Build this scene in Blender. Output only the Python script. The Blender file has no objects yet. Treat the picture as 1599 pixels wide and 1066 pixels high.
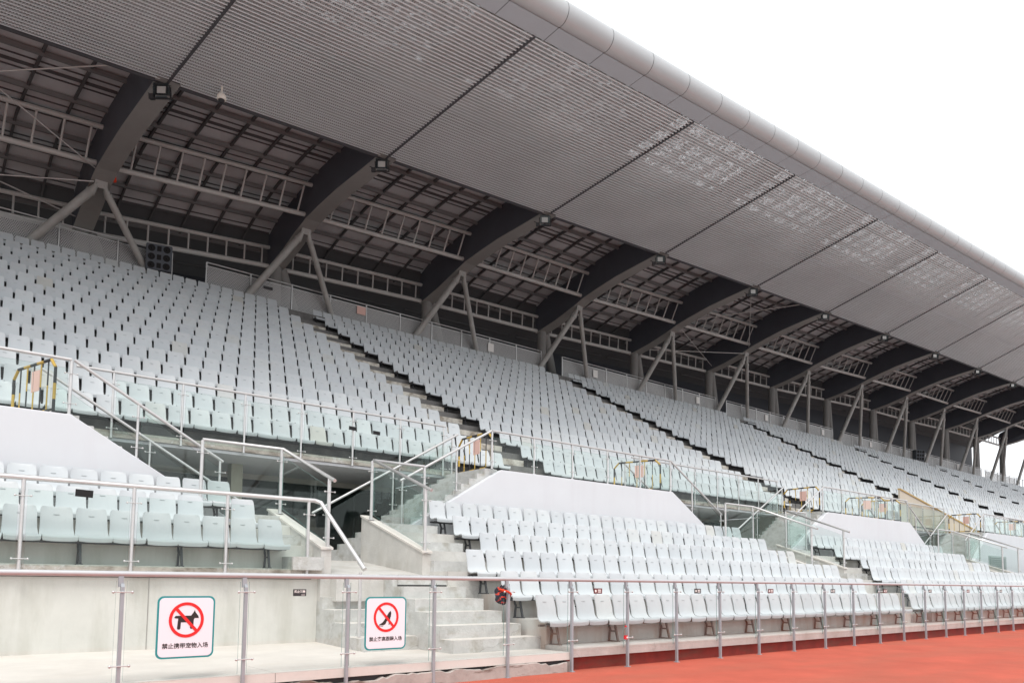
import bpy, math, random
import numpy as np
from mathutils import Vector, Matrix

random.seed(7)
rng = np.random.default_rng(7)
scene = bpy.context.scene
COL = scene.collection

# ------------------------------------------------------------------ camera
cam_d = bpy.data.cameras.new('camera')
cam = bpy.data.objects.new('camera', cam_d)
COL.objects.link(cam)
scene.camera = cam
RIGHT = (0.7703078826, -0.6375833612, 0.0106406514)
UP = (-0.0593383422, -0.0550564222, 0.9967184916)
FWD = (0.6349052899, 0.7684115094, 0.0802435357)
CAM_H = 1.6163
FPX, CXP, CYP = 1197.97, 799.5, 810.725
cam.matrix_world = Matrix(((RIGHT[0], UP[0], -FWD[0], 0),
                           (RIGHT[1], UP[1], -FWD[1], 0),
                           (RIGHT[2], UP[2], -FWD[2], CAM_H),
                           (0, 0, 0, 1)))
cam_d.sensor_fit = 'HORIZONTAL'
cam_d.sensor_width = 36
cam_d.lens = 36 * FPX / 1599
cam_d.shift_x = 0
cam_d.shift_y = (CYP - 533) / 1599
cam_d.clip_start = 0.1
cam_d.clip_end = 3000

# ------------------------------------------------------------------ sky, sun, exposure
world = bpy.data.worlds.new('World')
scene.world = world
world.use_nodes = True
nt = world.node_tree
nt.nodes.clear()
w_out = nt.nodes.new('ShaderNodeOutputWorld')
w_bg = nt.nodes.new('ShaderNodeBackground')
w_sky = nt.nodes.new('ShaderNodeTexSky')
w_sky.sky_type = 'NISHITA'
w_sky.sun_disc = False
SUN_EL, SUN_ROT = math.radians(58), math.radians(215)
w_sky.sun_elevation = SUN_EL
w_sky.sun_rotation = SUN_ROT
w_sky.air_density = 1.0
w_sky.dust_density = 6.0
w_sky.ozone_density = 1.0
w_mix = nt.nodes.new('ShaderNodeMixRGB')          # overcast: the cloud sheet evens the blue sky out to white
w_mix.inputs[0].default_value = 0.86
w_mix.inputs[2].default_value = (9.3, 9.5, 9.75, 1)
nt.links.new(w_sky.outputs[0], w_mix.inputs[1])
nt.links.new(w_mix.outputs[0], w_bg.inputs[0])
w_bg.inputs[1].default_value = 0.115
nt.links.new(w_bg.outputs[0], w_out.inputs[0])

sun_d = bpy.data.lights.new('sun', 'SUN')
sun_d.energy = 1.45
sun_d.angle = math.radians(22)
sun_d.color = (1.0, 0.97, 0.93)
sun = bpy.data.objects.new('sun', sun_d)
COL.objects.link(sun)
sd = Vector((math.sin(SUN_ROT) * math.cos(SUN_EL), math.cos(SUN_ROT) * math.cos(SUN_EL), math.sin(SUN_EL)))
sun.rotation_euler = sd.to_track_quat('Z', 'Y').to_euler()
sun.location = sd * 60

vs = scene.view_settings
scene.display_settings.display_device = 'sRGB'
vs.view_transform = 'Standard'
vs.look = 'None'
vs.exposure = 0.48
vs.gamma = 1
scene.render.engine = 'CYCLES'
scene.cycles.max_bounces = 8
scene.cycles.transparent_max_bounces = 24
scene.render.resolution_x, scene.render.resolution_y = 1024, 682

# ------------------------------------------------------------------ materials
def mat(name, col, rough=0.6, metal=0.0, var=0.0, scale=3.0, bump=0.0, bscale=30.0, spec=0.5,
        stain=None, stain_amt=0.0, stain_scale=(1, 1, 1), stain_lo=0.45, stain_hi=0.7, coat=0.0, crack=0.0):
    m = bpy.data.materials.new(name)
    m.use_nodes = True
    n, l = m.node_tree.nodes, m.node_tree.links
    b = n['Principled BSDF']
    b.inputs['Roughness'].default_value = rough
    b.inputs['Metallic'].default_value = metal
    b.inputs['Specular IOR Level'].default_value = spec
    b.inputs['Coat Weight'].default_value = coat
    tc = n.new('ShaderNodeTexCoord')
    geo = n.new('ShaderNodeNewGeometry')
    c = (*col, 1)
    last = None
    if var or stain:
        rgb = n.new('ShaderNodeRGB'); rgb.outputs[0].default_value = c
        last = rgb.outputs[0]
    if var:
        nz = n.new('ShaderNodeTexNoise'); nz.inputs['Scale'].default_value = scale
        nz.inputs['Detail'].default_value = 6; nz.inputs['Roughness'].default_value = 0.65
        l.new(geo.outputs['Position'], nz.inputs['Vector'])
        mr = n.new('ShaderNodeMapRange')
        mr.inputs['From Min'].default_value = 0.3; mr.inputs['From Max'].default_value = 0.7
        mr.inputs['To Min'].default_value = 1 - var; mr.inputs['To Max'].default_value = 1 + var
        l.new(nz.outputs['Fac'], mr.inputs['Value'])
        mx = n.new('ShaderNodeVectorMath'); mx.operation = 'SCALE'
        l.new(last, mx.inputs[0]); l.new(mr.outputs[0], mx.inputs['Scale'])
        last = mx.outputs[0]
    if stain:
        mp = n.new('ShaderNodeMapping'); mp.inputs['Scale'].default_value = stain_scale
        l.new(geo.outputs['Position'], mp.inputs['Vector'])
        nz2 = n.new('ShaderNodeTexNoise'); nz2.inputs['Scale'].default_value = 1.0
        nz2.inputs['Detail'].default_value = 8; nz2.inputs['Roughness'].default_value = 0.6
        l.new(mp.outputs[0], nz2.inputs['Vector'])
        mr2 = n.new('ShaderNodeMapRange')
        mr2.inputs['From Min'].default_value = stain_lo; mr2.inputs['From Max'].default_value = stain_hi
        mr2.inputs['To Min'].default_value = 0; mr2.inputs['To Max'].default_value = stain_amt
        l.new(nz2.outputs['Fac'], mr2.inputs['Value'])
        mx2 = n.new('ShaderNodeMixRGB'); mx2.inputs[2].default_value = (*stain, 1)
        l.new(mr2.outputs[0], mx2.inputs[0]); l.new(last, mx2.inputs[1])
        last = mx2.outputs[0]
    if crack:
        nd = n.new('ShaderNodeTexNoise'); nd.inputs['Scale'].default_value = 2.5; nd.inputs['Detail'].default_value = 6
        l.new(geo.outputs['Position'], nd.inputs['Vector'])
        sc = n.new('ShaderNodeVectorMath'); sc.operation = 'SCALE'; sc.inputs['Scale'].default_value = 0.45
        l.new(nd.outputs['Color'], sc.inputs[0])
        ad = n.new('ShaderNodeVectorMath'); ad.operation = 'ADD'
        l.new(geo.outputs['Position'], ad.inputs[0]); l.new(sc.outputs[0], ad.inputs[1])
        vo = n.new('ShaderNodeTexVoronoi'); vo.feature = 'DISTANCE_TO_EDGE'; vo.inputs['Scale'].default_value = 0.3
        l.new(ad.outputs[0], vo.inputs['Vector'])
        lt = n.new('ShaderNodeMapRange'); lt.inputs['From Min'].default_value = 0.0006; lt.inputs['From Max'].default_value = 0.0026
        lt.inputs['To Min'].default_value = crack * 0.7; lt.inputs['To Max'].default_value = 0
        l.new(vo.outputs['Distance'], lt.inputs['Value'])
        mc = n.new('ShaderNodeMixRGB'); mc.inputs[2].default_value = (0.10, 0.09, 0.08, 1)
        l.new(lt.outputs[0], mc.inputs[0]); l.new(last, mc.inputs[1])
        # pale efflorescence patches with sharp rims
        ne = n.new('ShaderNodeTexNoise'); ne.inputs['Scale'].default_value = 1.7; ne.inputs['Detail'].default_value = 10
        ne.inputs['Roughness'].default_value = 0.72
        l.new(ad.outputs[0], ne.inputs['Vector'])
        me_ = n.new('ShaderNodeMapRange'); me_.inputs['From Min'].default_value = 0.56; me_.inputs['From Max'].default_value = 0.60
        me_.inputs['To Min'].default_value = 0; me_.inputs['To Max'].default_value = crack * 0.6
        l.new(ne.outputs['Fac'], me_.inputs['Value'])
        mw = n.new('ShaderNodeMixRGB'); mw.inputs[2].default_value = (0.68, 0.69, 0.70, 1)
        l.new(me_.outputs[0], mw.inputs[0]); l.new(mc.outputs[0], mw.inputs[1])
        last = mw.outputs[0]
    if last is not None:
        l.new(last, b.inputs['Base Color'])
    else:
        b.inputs['Base Color'].default_value = c
    if bump:
        nb = n.new('ShaderNodeTexNoise'); nb.inputs['Scale'].default_value = bscale
        nb.inputs['Detail'].default_value = 5
        l.new(geo.outputs['Position'], nb.inputs['Vector'])
        bp = n.new('ShaderNodeBump'); bp.inputs['Strength'].default_value = bump
        bp.inputs['Distance'].default_value = 0.02
        l.new(nb.outputs['Fac'], bp.inputs['Height']); l.new(bp.outputs[0], b.inputs['Normal'])
    return m

M = {}
M['track'] = mat('red_rubber_track', (0.51, 0.112, 0.072), 0.85, var=0.13, scale=0.9, bump=0.5, bscale=160, spec=0.2,
                 stain=(0.40, 0.13, 0.085), stain_amt=0.6, stain_scale=(0.25, 0.7, 1))
M['grass'] = mat('grass', (0.06, 0.11, 0.035), 0.9, var=0.3, scale=2)
M['infield'] = mat('pale_bounce_ground', (0.34, 0.35, 0.35), 0.9, var=0.1, scale=0.3)  # pale tone picked to bounce neutral light up under the roof
M['plinth_red'] = mat('dark_red_paint', (0.20, 0.018, 0.010), 0.7, var=0.25, scale=3, stain=(0.10, 0.05, 0.03), stain_amt=0.6,
                      stain_scale=(1.2, 1, 5), stain_lo=0.5, stain_hi=0.7)
M['concrete'] = mat('pale_concrete', (0.54, 0.53, 0.50), 0.85, var=0.10, scale=2.2, bump=0.25, bscale=25,
                    stain=(0.30, 0.27, 0.22), stain_amt=0.45, stain_scale=(1.3, 1.3, 0.7), stain_lo=0.5, stain_hi=0.75, crack=0.25)
M['concrete_wall'] = mat('greenish_concrete', (0.60, 0.59, 0.55), 0.8, var=0.07, scale=1.3, bump=0.15, bscale=18,
                         stain=(0.36, 0.35, 0.29), stain_amt=0.5, stain_scale=(2.5, 2.5, 0.45), stain_lo=0.48, stain_hi=0.72)
M['concrete_floor'] = mat('cream_screed', (0.63, 0.605, 0.56), 0.8, var=0.07, scale=1.8, bump=0.12, bscale=30,
                          stain=(0.48, 0.44, 0.38), stain_amt=0.5, stain_scale=(0.5, 0.9, 1), stain_lo=0.5, stain_hi=0.75)
M['concrete_step'] = mat('weathered_step_concrete', (0.49, 0.495, 0.48), 0.85, var=0.14, scale=3.2, bump=0.35, bscale=20,
                         stain=(0.30, 0.28, 0.225), stain_amt=0.6, stain_scale=(2.6, 2.6, 3.4), stain_lo=0.52, stain_hi=0.68, crack=0.45)
M['concrete_edge'] = mat('stained_slab_edge', (0.44, 0.41, 0.365), 0.85, var=0.2, scale=4, bump=0.35, bscale=22,
                         stain=(0.13, 0.10, 0.075), stain_amt=0.8, stain_scale=(1.6, 2, 4.5), stain_lo=0.5, stain_hi=0.66, crack=0.7)
M['plinth_pink'] = mat('chipped_plinth', (0.40, 0.36, 0.33), 0.85, var=0.18, scale=3, bump=0.4, bscale=14,
                       stain=(0.12, 0.07, 0.05), stain_amt=0.9, stain_scale=(1.4, 2, 7), stain_lo=0.52, stain_hi=0.62)
M['rust_concrete'] = mat('rust_streaked_concrete', (0.50, 0.49, 0.46), 0.85, var=0.1, scale=2, bump=0.15, bscale=20,
                         stain=(0.36, 0.24, 0.17), stain_amt=0.5, stain_scale=(2.6, 2.6, 0.5), stain_lo=0.5, stain_hi=0.68)
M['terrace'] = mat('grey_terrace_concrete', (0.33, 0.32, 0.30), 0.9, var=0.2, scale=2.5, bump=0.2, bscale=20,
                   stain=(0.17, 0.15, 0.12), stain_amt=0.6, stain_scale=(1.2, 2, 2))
M['terrace_dark'] = mat('shade_dark_terrace_concrete', (0.15, 0.145, 0.14), 0.9, var=0.25, scale=2.5, bump=0.2, bscale=20)  # terrace concrete darkened in colour so the seat gaps read as shade
M['aisle'] = mat('aisle_step_concrete', (0.56, 0.53, 0.47), 0.9, var=0.25, scale=3, bump=0.2, bscale=20,
                 stain=(0.17, 0.13, 0.09), stain_amt=0.7, stain_scale=(2.5, 3, 4), stain_lo=0.45, stain_hi=0.62)
M['white_wall'] = mat('lilac_white_render', (0.64, 0.66, 0.685), 0.7, var=0.025, scale=0.8,
                      stain=(0.60, 0.60, 0.63), stain_amt=0.6, stain_scale=(2.2, 1, 0.22), stain_lo=0.5, stain_hi=0.8)
M['seat'] = mat('pale_seat_plastic', (0.515, 0.54, 0.552), 0.42, var=0.05, scale=0.9, spec=0.45,
                stain=(0.47, 0.47, 0.44), stain_amt=0.35, stain_scale=(0.9, 0.9, 0.9), stain_lo=0.56, stain_hi=0.8)
def seat_variation(m):
    n, l = m.node_tree.nodes, m.node_tree.links
    b = n['Principled BSDF']
    src = b.inputs['Base Color'].links[0].from_socket
    at = n.new('ShaderNodeAttribute'); at.attribute_name = 'tint'
    oi = n.new('ShaderNodeObjectInfo')
    gt = n.new('ShaderNodeMath'); gt.operation = 'GREATER_THAN'; gt.inputs[1].default_value = 0.5
    l.new(at.outputs['Fac'], gt.inputs[0])
    sb = n.new('ShaderNodeMath'); sb.operation = 'SUBTRACT'; sb.inputs[1].default_value = 1.0
    l.new(at.outputs['Fac'], sb.inputs[0])
    mv = n.new('ShaderNodeMix'); mv.data_type = 'FLOAT'
    l.new(gt.outputs[0], mv.inputs[0]); l.new(oi.outputs['Random'], mv.inputs[2]); l.new(sb.outputs[0], mv.inputs[3])
    cr = n.new('ShaderNodeValToRGB')
    e = cr.color_ramp.elements
    e[0].position = 0.0; e[0].color = (0.93, 0.94, 0.955, 1)
    e[1].position = 1.0; e[1].color = (0.95, 0.90, 0.82, 1)
    for p_, c_ in ((0.35, (0.98, 0.98, 0.98, 1)), (0.7, (1.0, 1.01, 1.02, 1)), (0.96, (1.03, 1.035, 1.03, 1)), (0.985, (0.98, 0.955, 0.91, 1))):
        q = e.new(p_); q.color = c_
    l.new(mv.outputs[0], cr.inputs[0])
    mx = n.new('ShaderNodeMixRGB'); mx.blend_type = 'MULTIPLY'; mx.inputs[0].default_value = 1.0
    l.new(src, mx.inputs[1]); l.new(cr.outputs[0], mx.inputs[2])
    l.new(mx.outputs[0], b.inputs['Base Color'])
seat_variation(M['seat'])
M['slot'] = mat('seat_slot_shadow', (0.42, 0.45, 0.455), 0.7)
M['frame'] = mat('dark_grey_seat_frame', (0.055, 0.055, 0.06), 0.55, metal=0.3)
M['frame_rust'] = mat('rusty_grey_seat_frame', (0.20, 0.18, 0.165), 0.6, metal=0.3, var=0.2, scale=8,
                      stain=(0.20, 0.085, 0.04), stain_amt=0.8, stain_scale=(3, 3, 3), stain_lo=0.45, stain_hi=0.6)
M['steel'] = mat('brushed_steel', (0.60, 0.60, 0.595), 0.42, metal=0.6, var=0.06, scale=6)
M['rail_red'] = mat('worn_steel_rail', (0.52, 0.535, 0.545), 0.42, metal=0.35, var=0.05, scale=5)
M['post'] = mat('grey_fence_post_paint', (0.34, 0.37, 0.395), 0.45, metal=0.25, var=0.06, scale=6)
M['rib'] = mat('dark_grey_rib_paint', (0.075, 0.082, 0.10), 0.5, var=0.10, scale=0.8)
M['rib_under'] = mat('lit_rib_grey', (0.30, 0.29, 0.275), 0.5, var=0.06, scale=1.2)  # rib paint again, lighter in colour for the light the flange catches
M['strut'] = mat('grey_strut_paint', (0.36, 0.355, 0.335), 0.5, var=0.12, scale=2.0,
                 stain=(0.2, 0.19, 0.18), stain_amt=0.5, stain_scale=(2, 2, 0.7))
M['truss'] = mat('warm_grey_truss_paint', (0.50, 0.49, 0.47), 0.5, var=0.06, scale=1.5)
M['deck'] = mat('brown_grey_roof_deck', (0.57, 0.575, 0.585), 0.65, var=0.12, scale=0.6)
M['deck_rear'] = mat('shade_toned_rear_deck', (0.085, 0.085, 0.09), 0.65, var=0.15, scale=0.6)  # same deck, shade of the rear zone put into a darker colour
M['purlin'] = mat('dark_purlin', (0.095, 0.093, 0.095), 0.6)
M['purlin_light'] = mat('grey_purlin', (0.20, 0.20, 0.20), 0.6)
M['alu'] = mat('satin_aluminium_cladding', (0.44, 0.45, 0.455), 0.45, metal=0.15, var=0.04, scale=0.6)
M['alu_strip'] = mat('lilac_grey_fascia_panel', (0.47, 0.51, 0.545), 0.5, metal=0.1, var=0.02, scale=1)
M['joint'] = mat('dark_joint', (0.04, 0.038, 0.04), 0.7)
M['seam'] = mat('dark_seam_strip', (0.075, 0.075, 0.082), 0.6)
M['column'] = mat('grey_column_paint', (0.22, 0.215, 0.205), 0.6, var=0.08, scale=1)
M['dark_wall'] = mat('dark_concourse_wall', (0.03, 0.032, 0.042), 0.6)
M['dark_glass'] = mat('dark_green_glazing', (0.012, 0.020, 0.019), 0.06, spec=0.7)
M['lintel'] = mat('pale_lintel', (0.42, 0.40, 0.365), 0.8, var=0.08, scale=2)
M['black'] = mat('black_paint', (0.018, 0.018, 0.02), 0.5)
M['black_cloth'] = mat('black_cloth', (0.012, 0.012, 0.013), 0.9)
M['yellow'] = mat('yellow_paint', (0.50, 0.33, 0.06), 0.5, var=0.1, scale=10)
M['pink'] = mat('faded_pink_paper', (0.72, 0.47, 0.41), 0.8)
M['rose'] = mat('rose_sheet', (0.72, 0.26, 0.27), 0.8)
M['red'] = mat('sign_red', (0.72, 0.012, 0.012), 0.5)
M['teal'] = mat('sign_teal', (0.015, 0.26, 0.27), 0.5)
M['sign_white'] = mat('sign_white', (0.78, 0.78, 0.83), 0.45)
M['sign_ink'] = mat('sign_ink', (0.02, 0.014, 0.012), 0.5)
M['plate'] = mat('dark_plate', (0.03, 0.03, 0.032), 0.4)
M['plate_red'] = mat('dark_red_plate', (0.13, 0.018, 0.02), 0.4)
M['paper'] = mat('white_paper', (0.78, 0.77, 0.74), 0.8)
M['navy'] = mat('navy_cloth', (0.012, 0.014, 0.05), 0.9)
M['orange_red'] = mat('orange_red_cloth', (0.70, 0.06, 0.02), 0.9)
M['cap_red'] = mat('red_bottle_plastic', (0.65, 0.02, 0.03), 0.4)
M['speaker'] = mat('dark_speaker_cabinet', (0.085, 0.095, 0.11), 0.8)
M['cone'] = mat('speaker_cone', (0.004, 0.004, 0.005), 0.8)
M['lamp_body'] = mat('teal_grey_lamp_body', (0.07, 0.095, 0.105), 0.5, metal=0.4)
M['lamp_glass'] = mat('lamp_reflection_white', (0.80, 0.81, 0.78), 0.4, metal=0.2)  # white colour stands in for the bright reflection inside the lamp
M['ptz'] = mat('cream_camera_shell', (0.88, 0.84, 0.76), 0.4)
M['tan'] = mat('tan_board', (0.50, 0.45, 0.37), 0.8, var=0.06, scale=1)
M['tan_edge'] = mat('ochre_edge', (0.42, 0.28, 0.10), 0.7)
M['louvre'] = mat('grey_green_louvre', (0.36, 0.41, 0.40), 0.5)
M['cable'] = mat('pale_cable', (0.60, 0.58, 0.56), 0.5, metal=0.3)
M['vom_wall'] = mat('pale_olive_wall', (0.36, 0.36, 0.29), 0.8, var=0.1, scale=2)
M['grip'] = mat('grey_foot_pad', (0.2, 0.2, 0.2), 0.8)

def glass_mat(name, tint, refl=1.0):
    m = bpy.data.materials.new(name); m.use_nodes = True
    n, l = m.node_tree.nodes, m.node_tree.links
    n.clear()
    out = n.new('ShaderNodeOutputMaterial')
    tr = n.new('ShaderNodeBsdfTransparent'); tr.inputs[0].default_value = (*tint, 1)
    gl = n.new('ShaderNodeBsdfGlossy'); gl.inputs['Roughness'].default_value = 0.03
    gl.inputs['Color'].default_value = (0.9, 0.95, 0.93, 1)
    fr = n.new('ShaderNodeFresnel'); fr.inputs['IOR'].default_value = 1.45
    mu = n.new('ShaderNodeMath'); mu.operation = 'MINIMUM'; mu.inputs[1].default_value = refl
    mx = n.new('ShaderNodeMixShader')
    l.new(fr.outputs[0], mu.inputs[0]); l.new(mu.outputs[0], mx.inputs[0])
    l.new(tr.outputs[0], mx.inputs[1]); l.new(gl.outputs[0], mx.inputs[2])
    l.new(mx.outputs[0], out.inputs[0])
    return m
M['glass'] = glass_mat('green_tint_glass', (0.86, 0.92, 0.90), 0.20)
M['glass_clear'] = glass_mat('clear_rail_glass', (0.97, 0.98, 0.975), 0.25)
M['glass_edge'] = mat('green_glass_edge', (0.16, 0.27, 0.25), 0.2)
M['clear'] = glass_mat('clear_bottle_plastic', (0.93, 0.93, 0.93), 0.5)

def perforated(name, col, hole, sx, sy, frac, swap=False):
    """sheet metal punched with staggered holes (object axes x along, y across)"""
    m = bpy.data.materials.new(name); m.use_nodes = True
    n, l = m.node_tree.nodes, m.node_tree.links
    b = n['Principled BSDF']; out = n['Material Output']
    b.inputs['Roughness'].default_value = 0.5; b.inputs['Metallic'].default_value = 0.25
    tc = n.new('ShaderNodeTexCoord')
    nz = n.new('ShaderNodeTexNoise'); nz.inputs['Scale'].default_value = 0.35; nz.inputs['Detail'].default_value = 5
    l.new(tc.outputs['Object'], nz.inputs['Vector'])
    cr = n.new('ShaderNodeMapRange'); cr.inputs['From Min'].default_value = 0.3; cr.inputs['From Max'].default_value = 0.7
    cr.inputs['To Min'].default_value = 0.86; cr.inputs['To Max'].default_value = 1.12
    l.new(nz.outputs['Fac'], cr.inputs['Value'])
    vm = n.new('ShaderNodeVectorMath'); vm.operation = 'SCALE'
    vm.inputs[0].default_value = col
    l.new(cr.outputs[0], vm.inputs['Scale']); l.new(vm.outputs[0], b.inputs['Base Color'])
    sep = n.new('ShaderNodeSeparateXYZ'); l.new(tc.outputs['UV'], sep.inputs[0])
    def math_(op, a, bb=None):
        q = n.new('ShaderNodeMath'); q.operation = op
        for i, v in enumerate((a, bb)):
            if v is None: continue
            if isinstance(v, (int, float)): q.inputs[i].default_value = v
            else: l.new(v, q.inputs[i])
        return q.outputs[0]
    u = math_('MULTIPLY', sep.outputs[0], 1 / sx)
    v = math_('MULTIPLY', sep.outputs[1], 1 / sy)
    row = math_('FLOOR', v)
    u2 = math_('ADD', u, math_('MULTIPLY', row, 0.5))
    du = math_('SUBTRACT', math_('FRACT', u2), 0.5)
    dv = math_('SUBTRACT', math_('FRACT', v), 0.5)
    du = math_('MULTIPLY', du, sx / max(sx, sy)); dv = math_('MULTIPLY', dv, sy / max(sx, sy))
    d2 = math_('ADD', math_('MULTIPLY', du, du), math_('MULTIPLY', dv, dv))
    fac = math_('LESS_THAN', d2, frac * frac)
    tr = n.new('ShaderNodeBsdfTransparent')
    mx = n.new('ShaderNodeMixShader')
    l.new(fac, mx.inputs[0]); l.new(b.outputs[0], mx.inputs[1]); l.new(tr.outputs[0], mx.inputs[2])
    l.new(mx.outputs[0], out.inputs[0])
    return m
M['soffit'] = perforated('perforated_soffit_sheet', (0.63, 0.66, 0.675), 0.0, 0.085, 0.05, 0.30)
M['soffit_ridge'] = mat('soffit_ridge_paint', (0.84, 0.87, 0.885), 0.45, metal=0.1, var=0.06, scale=0.5)
M['panel_mesh'] = perforated('perforated_fence_sheet', (0.40, 0.40, 0.395), 0.0, 0.075, 0.065, 0.25)

def breakup_sheet(name, lo, hi, scale, top):
    """added noise-alpha sheet that breaks up and dims the light from the openings"""
    m = bpy.data.materials.new(name); m.use_nodes = True
    n, l = m.node_tree.nodes, m.node_tree.links
    b = n['Principled BSDF']; out = n['Material Output']
    b.inputs['Base Color'].default_value = (0.24, 0.225, 0.21, 1)
    geo = n.new('ShaderNodeNewGeometry')
    nz = n.new('ShaderNodeTexNoise'); nz.inputs['Scale'].default_value = scale
    nz.inputs['Detail'].default_value = 4; nz.inputs['Roughness'].default_value = 0.7
    l.new(geo.outputs['Position'], nz.inputs['Vector'])
    mr = n.new('ShaderNodeMapRange'); mr.inputs['From Min'].default_value = lo; mr.inputs['From Max'].default_value = hi
    mr.inputs['To Min'].default_value = 0; mr.inputs['To Max'].default_value = top
    l.new(nz.outputs['Fac'], mr.inputs['Value'])
    tr = n.new('ShaderNodeBsdfTransparent'); mx = n.new('ShaderNodeMixShader')
    l.new(mr.outputs[0], mx.inputs[0]); l.new(b.outputs[0], mx.inputs[1]); l.new(tr.outputs[0], mx.inputs[2])
    l.new(mx.outputs[0], out.inputs[0])
    return m
M['skylight'] = breakup_sheet('light_breakup_sheet', 0.45, 0.60, 6.5, 0.55)  # random cover splits the sky light into small patches
M['skylight_dim'] = breakup_sheet('dense_light_breakup_sheet', 0.50, 0.66, 6.5, 0.42)  # denser cover to dim the light in the near bays

# ------------------------------------------------------------------ mesh builder
class MB:
    def __init__(self):
        self.v = []; self.f = []; self.mi = []; self.sm = []; self.uv = None
    def add(self, vs_, fs_, mi=0, smooth=False):
        o = len(self.v)
        self.v.extend([tuple(map(float, p)) for p in vs_])
        for f in fs_:
            self.f.append(tuple(i + o for i in f)); self.mi.append(mi); self.sm.append(smooth)
        return self
    def box(self, x0, x1, y0, y1, z0, z1, mi=0):
        if x0 > x1: x0, x1 = x1, x0
        if y0 > y1: y0, y1 = y1, y0
        if z0 > z1: z0, z1 = z1, z0
        vs_ = [(x0, y0, z0), (x1, y0, z0), (x1, y1, z0), (x0, y1, z0), (x0, y0, z1), (x1, y0, z1), (x1, y1, z1), (x0, y1, z1)]
        return self.add(vs_, [(0, 3, 2, 1), (4, 5, 6, 7), (0, 1, 5, 4), (1, 2, 6, 5), (2, 3, 7, 6), (3, 0, 4, 7)], mi)
    def _ext(self, a, b, mi):
        n = len(a)
        fs_ = [tuple(range(n))[::-1], tuple(range(n, 2 * n))]
        for i in range(n):
            j = (i + 1) % n
            fs_.append((i, j, n + j, n + i))
        return self.add(list(a) + list(b), fs_, mi)
    def px(self, pts, x0, x1, mi=0):      # polygon in YZ pulled along X
        return self._ext([(x0, y, z) for y, z in pts], [(x1, y, z) for y, z in pts], mi)
    def py(self, pts, y0, y1, mi=0):      # polygon in XZ pulled along Y
        return self._ext([(x, y0, z) for x, z in pts], [(x, y1, z) for x, z in pts], mi)
    def pz(self, pts, z0, z1, mi=0):
        return self._ext([(x, y, z0) for x, y in pts], [(x, y, z1) for x, y in pts], mi)
    def tube(self, path, r, n=10, mi=0, cap=True):
        path = [Vector(p) for p in path]
        rs = r if isinstance(r, (list, tuple)) else [r] * len(path)
        base = len(self.v); up = None; vs_ = []
        for i, p in enumerate(path):
            if i == 0: t = (path[1] - p).normalized()
            elif i == len(path) - 1: t = (p - path[i - 1]).normalized()
            else: t = ((p - path[i - 1]).normalized() + (path[i + 1] - p).normalized()).normalized()
            if up is None:
                ref = Vector((0, 0, 1)) if abs(t.z) < 0.9 else Vector((1, 0, 0))
                a = t.cross(ref).normalized()
            else:
                a = (up - t * up.dot(t)).normalized()
            up = a; b = t.cross(a)
            s = 1.0
            if 0 < i < len(path) - 1:
                c = (path[i] - path[i - 1]).normalized().dot(t); s = 1 / max(0.5, c)
            for k in range(n):
                th = 2 * math.pi * k / n
                vs_.append(p + (a * math.cos(th) + b * math.sin(th)) * rs[i] * (s if False else 1))
        fs_ = []
        for i in range(len(path) - 1):
            for k in range(n):
                k2 = (k + 1) % n
                fs_.append((i * n + k, i * n + k2, (i + 1) * n + k2, (i + 1) * n + k))
        self.add(vs_, fs_, mi, True)
        if cap:
            m = len(path) - 1
            self.add(vs_[:n], [tuple(range(n))[::-1]], mi)
            self.add(vs_[m * n:], [tuple(range(n))], mi)
        return self
    def bar(self, p, q, w, h, mi=0, up=(0, 0, 1)):
        p, q = Vector(p), Vector(q); t = (q - p).normalized(); up = Vector(up)
        if abs(t.dot(up)) > 0.97: up = Vector((0, 1, 0))
        a = t.cross(up).normalized() * w / 2; b = a.cross(t).normalized() * h / 2
        vs_ = [p - a - b, p + a - b, p + a + b, p - a + b, q - a - b, q + a - b, q + a + b, q - a + b]
        return self.add(vs_, [(0, 3, 2, 1), (4, 5, 6, 7), (0, 1, 5, 4), (1, 2, 6, 5), (2, 3, 7, 6), (3, 0, 4, 7)], mi)
    def disc(self, c, r, axis, n=20, t=0.02, mi=0):
        c = Vector(c); ax = Vector(axis).normalized()
        return self.tube([c, c + ax * t], r, n, mi)
    def ball(self, c, r, n=10, mi=0, sz=1.0):
        vs_ = []; fs_ = []; m = max(4, n // 2)
        for i in range(m + 1):
            ph = math.pi * i / m
            for k in range(n):
                th = 2 * math.pi * k / n
                vs_.append((c[0] + r * math.sin(ph) * math.cos(th), c[1] + r * math.sin(ph) * math.sin(th), c[2] + r * sz * math.cos(ph)))
        for i in range(m):
            for k in range(n):
                k2 = (k + 1) % n
                fs_.append((i * n + k, (i + 1) * n + k, (i + 1) * n + k2, i * n + k2))
        return self.add(vs_, fs_, mi, True)
    def grid(self, P, mi=0, smooth=True, flip=False):
        nr, nc = len(P), len(P[0])
        vs_ = [p for r_ in P for p in r_]; fs_ = []
        for i in range(nr - 1):
            for j in range(nc - 1):
                q = (i * nc + j, i * nc + j + 1, (i + 1) * nc + j + 1, (i + 1) * nc + j)
                fs_.append(q[::-1] if flip else q)
        return self.add(vs_, fs_, mi, smooth)
    def mesh(self, name, mats):
        me = bpy.data.meshes.new(name)
        me.from_pydata(self.v, [], self.f)
        if not isinstance(mats, (list, tuple)): mats = [mats]
        for m in mats: me.materials.append(M[m] if isinstance(m, str) else m)
        me.polygons.foreach_set('material_index', self.mi)
        me.polygons.foreach_set('use_smooth', self.sm)
        me.update()
        return me
    def build(self, name, mats, parent=None):
        return link(name, self.mesh(name, mats), parent)

def link(name, me, parent=None, loc=None):
    o = bpy.data.objects.new(name, me)
    COL.objects.link(o)
    if parent is not None: o.parent = parent
    if loc is not None: o.location = loc
    return o

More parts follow.
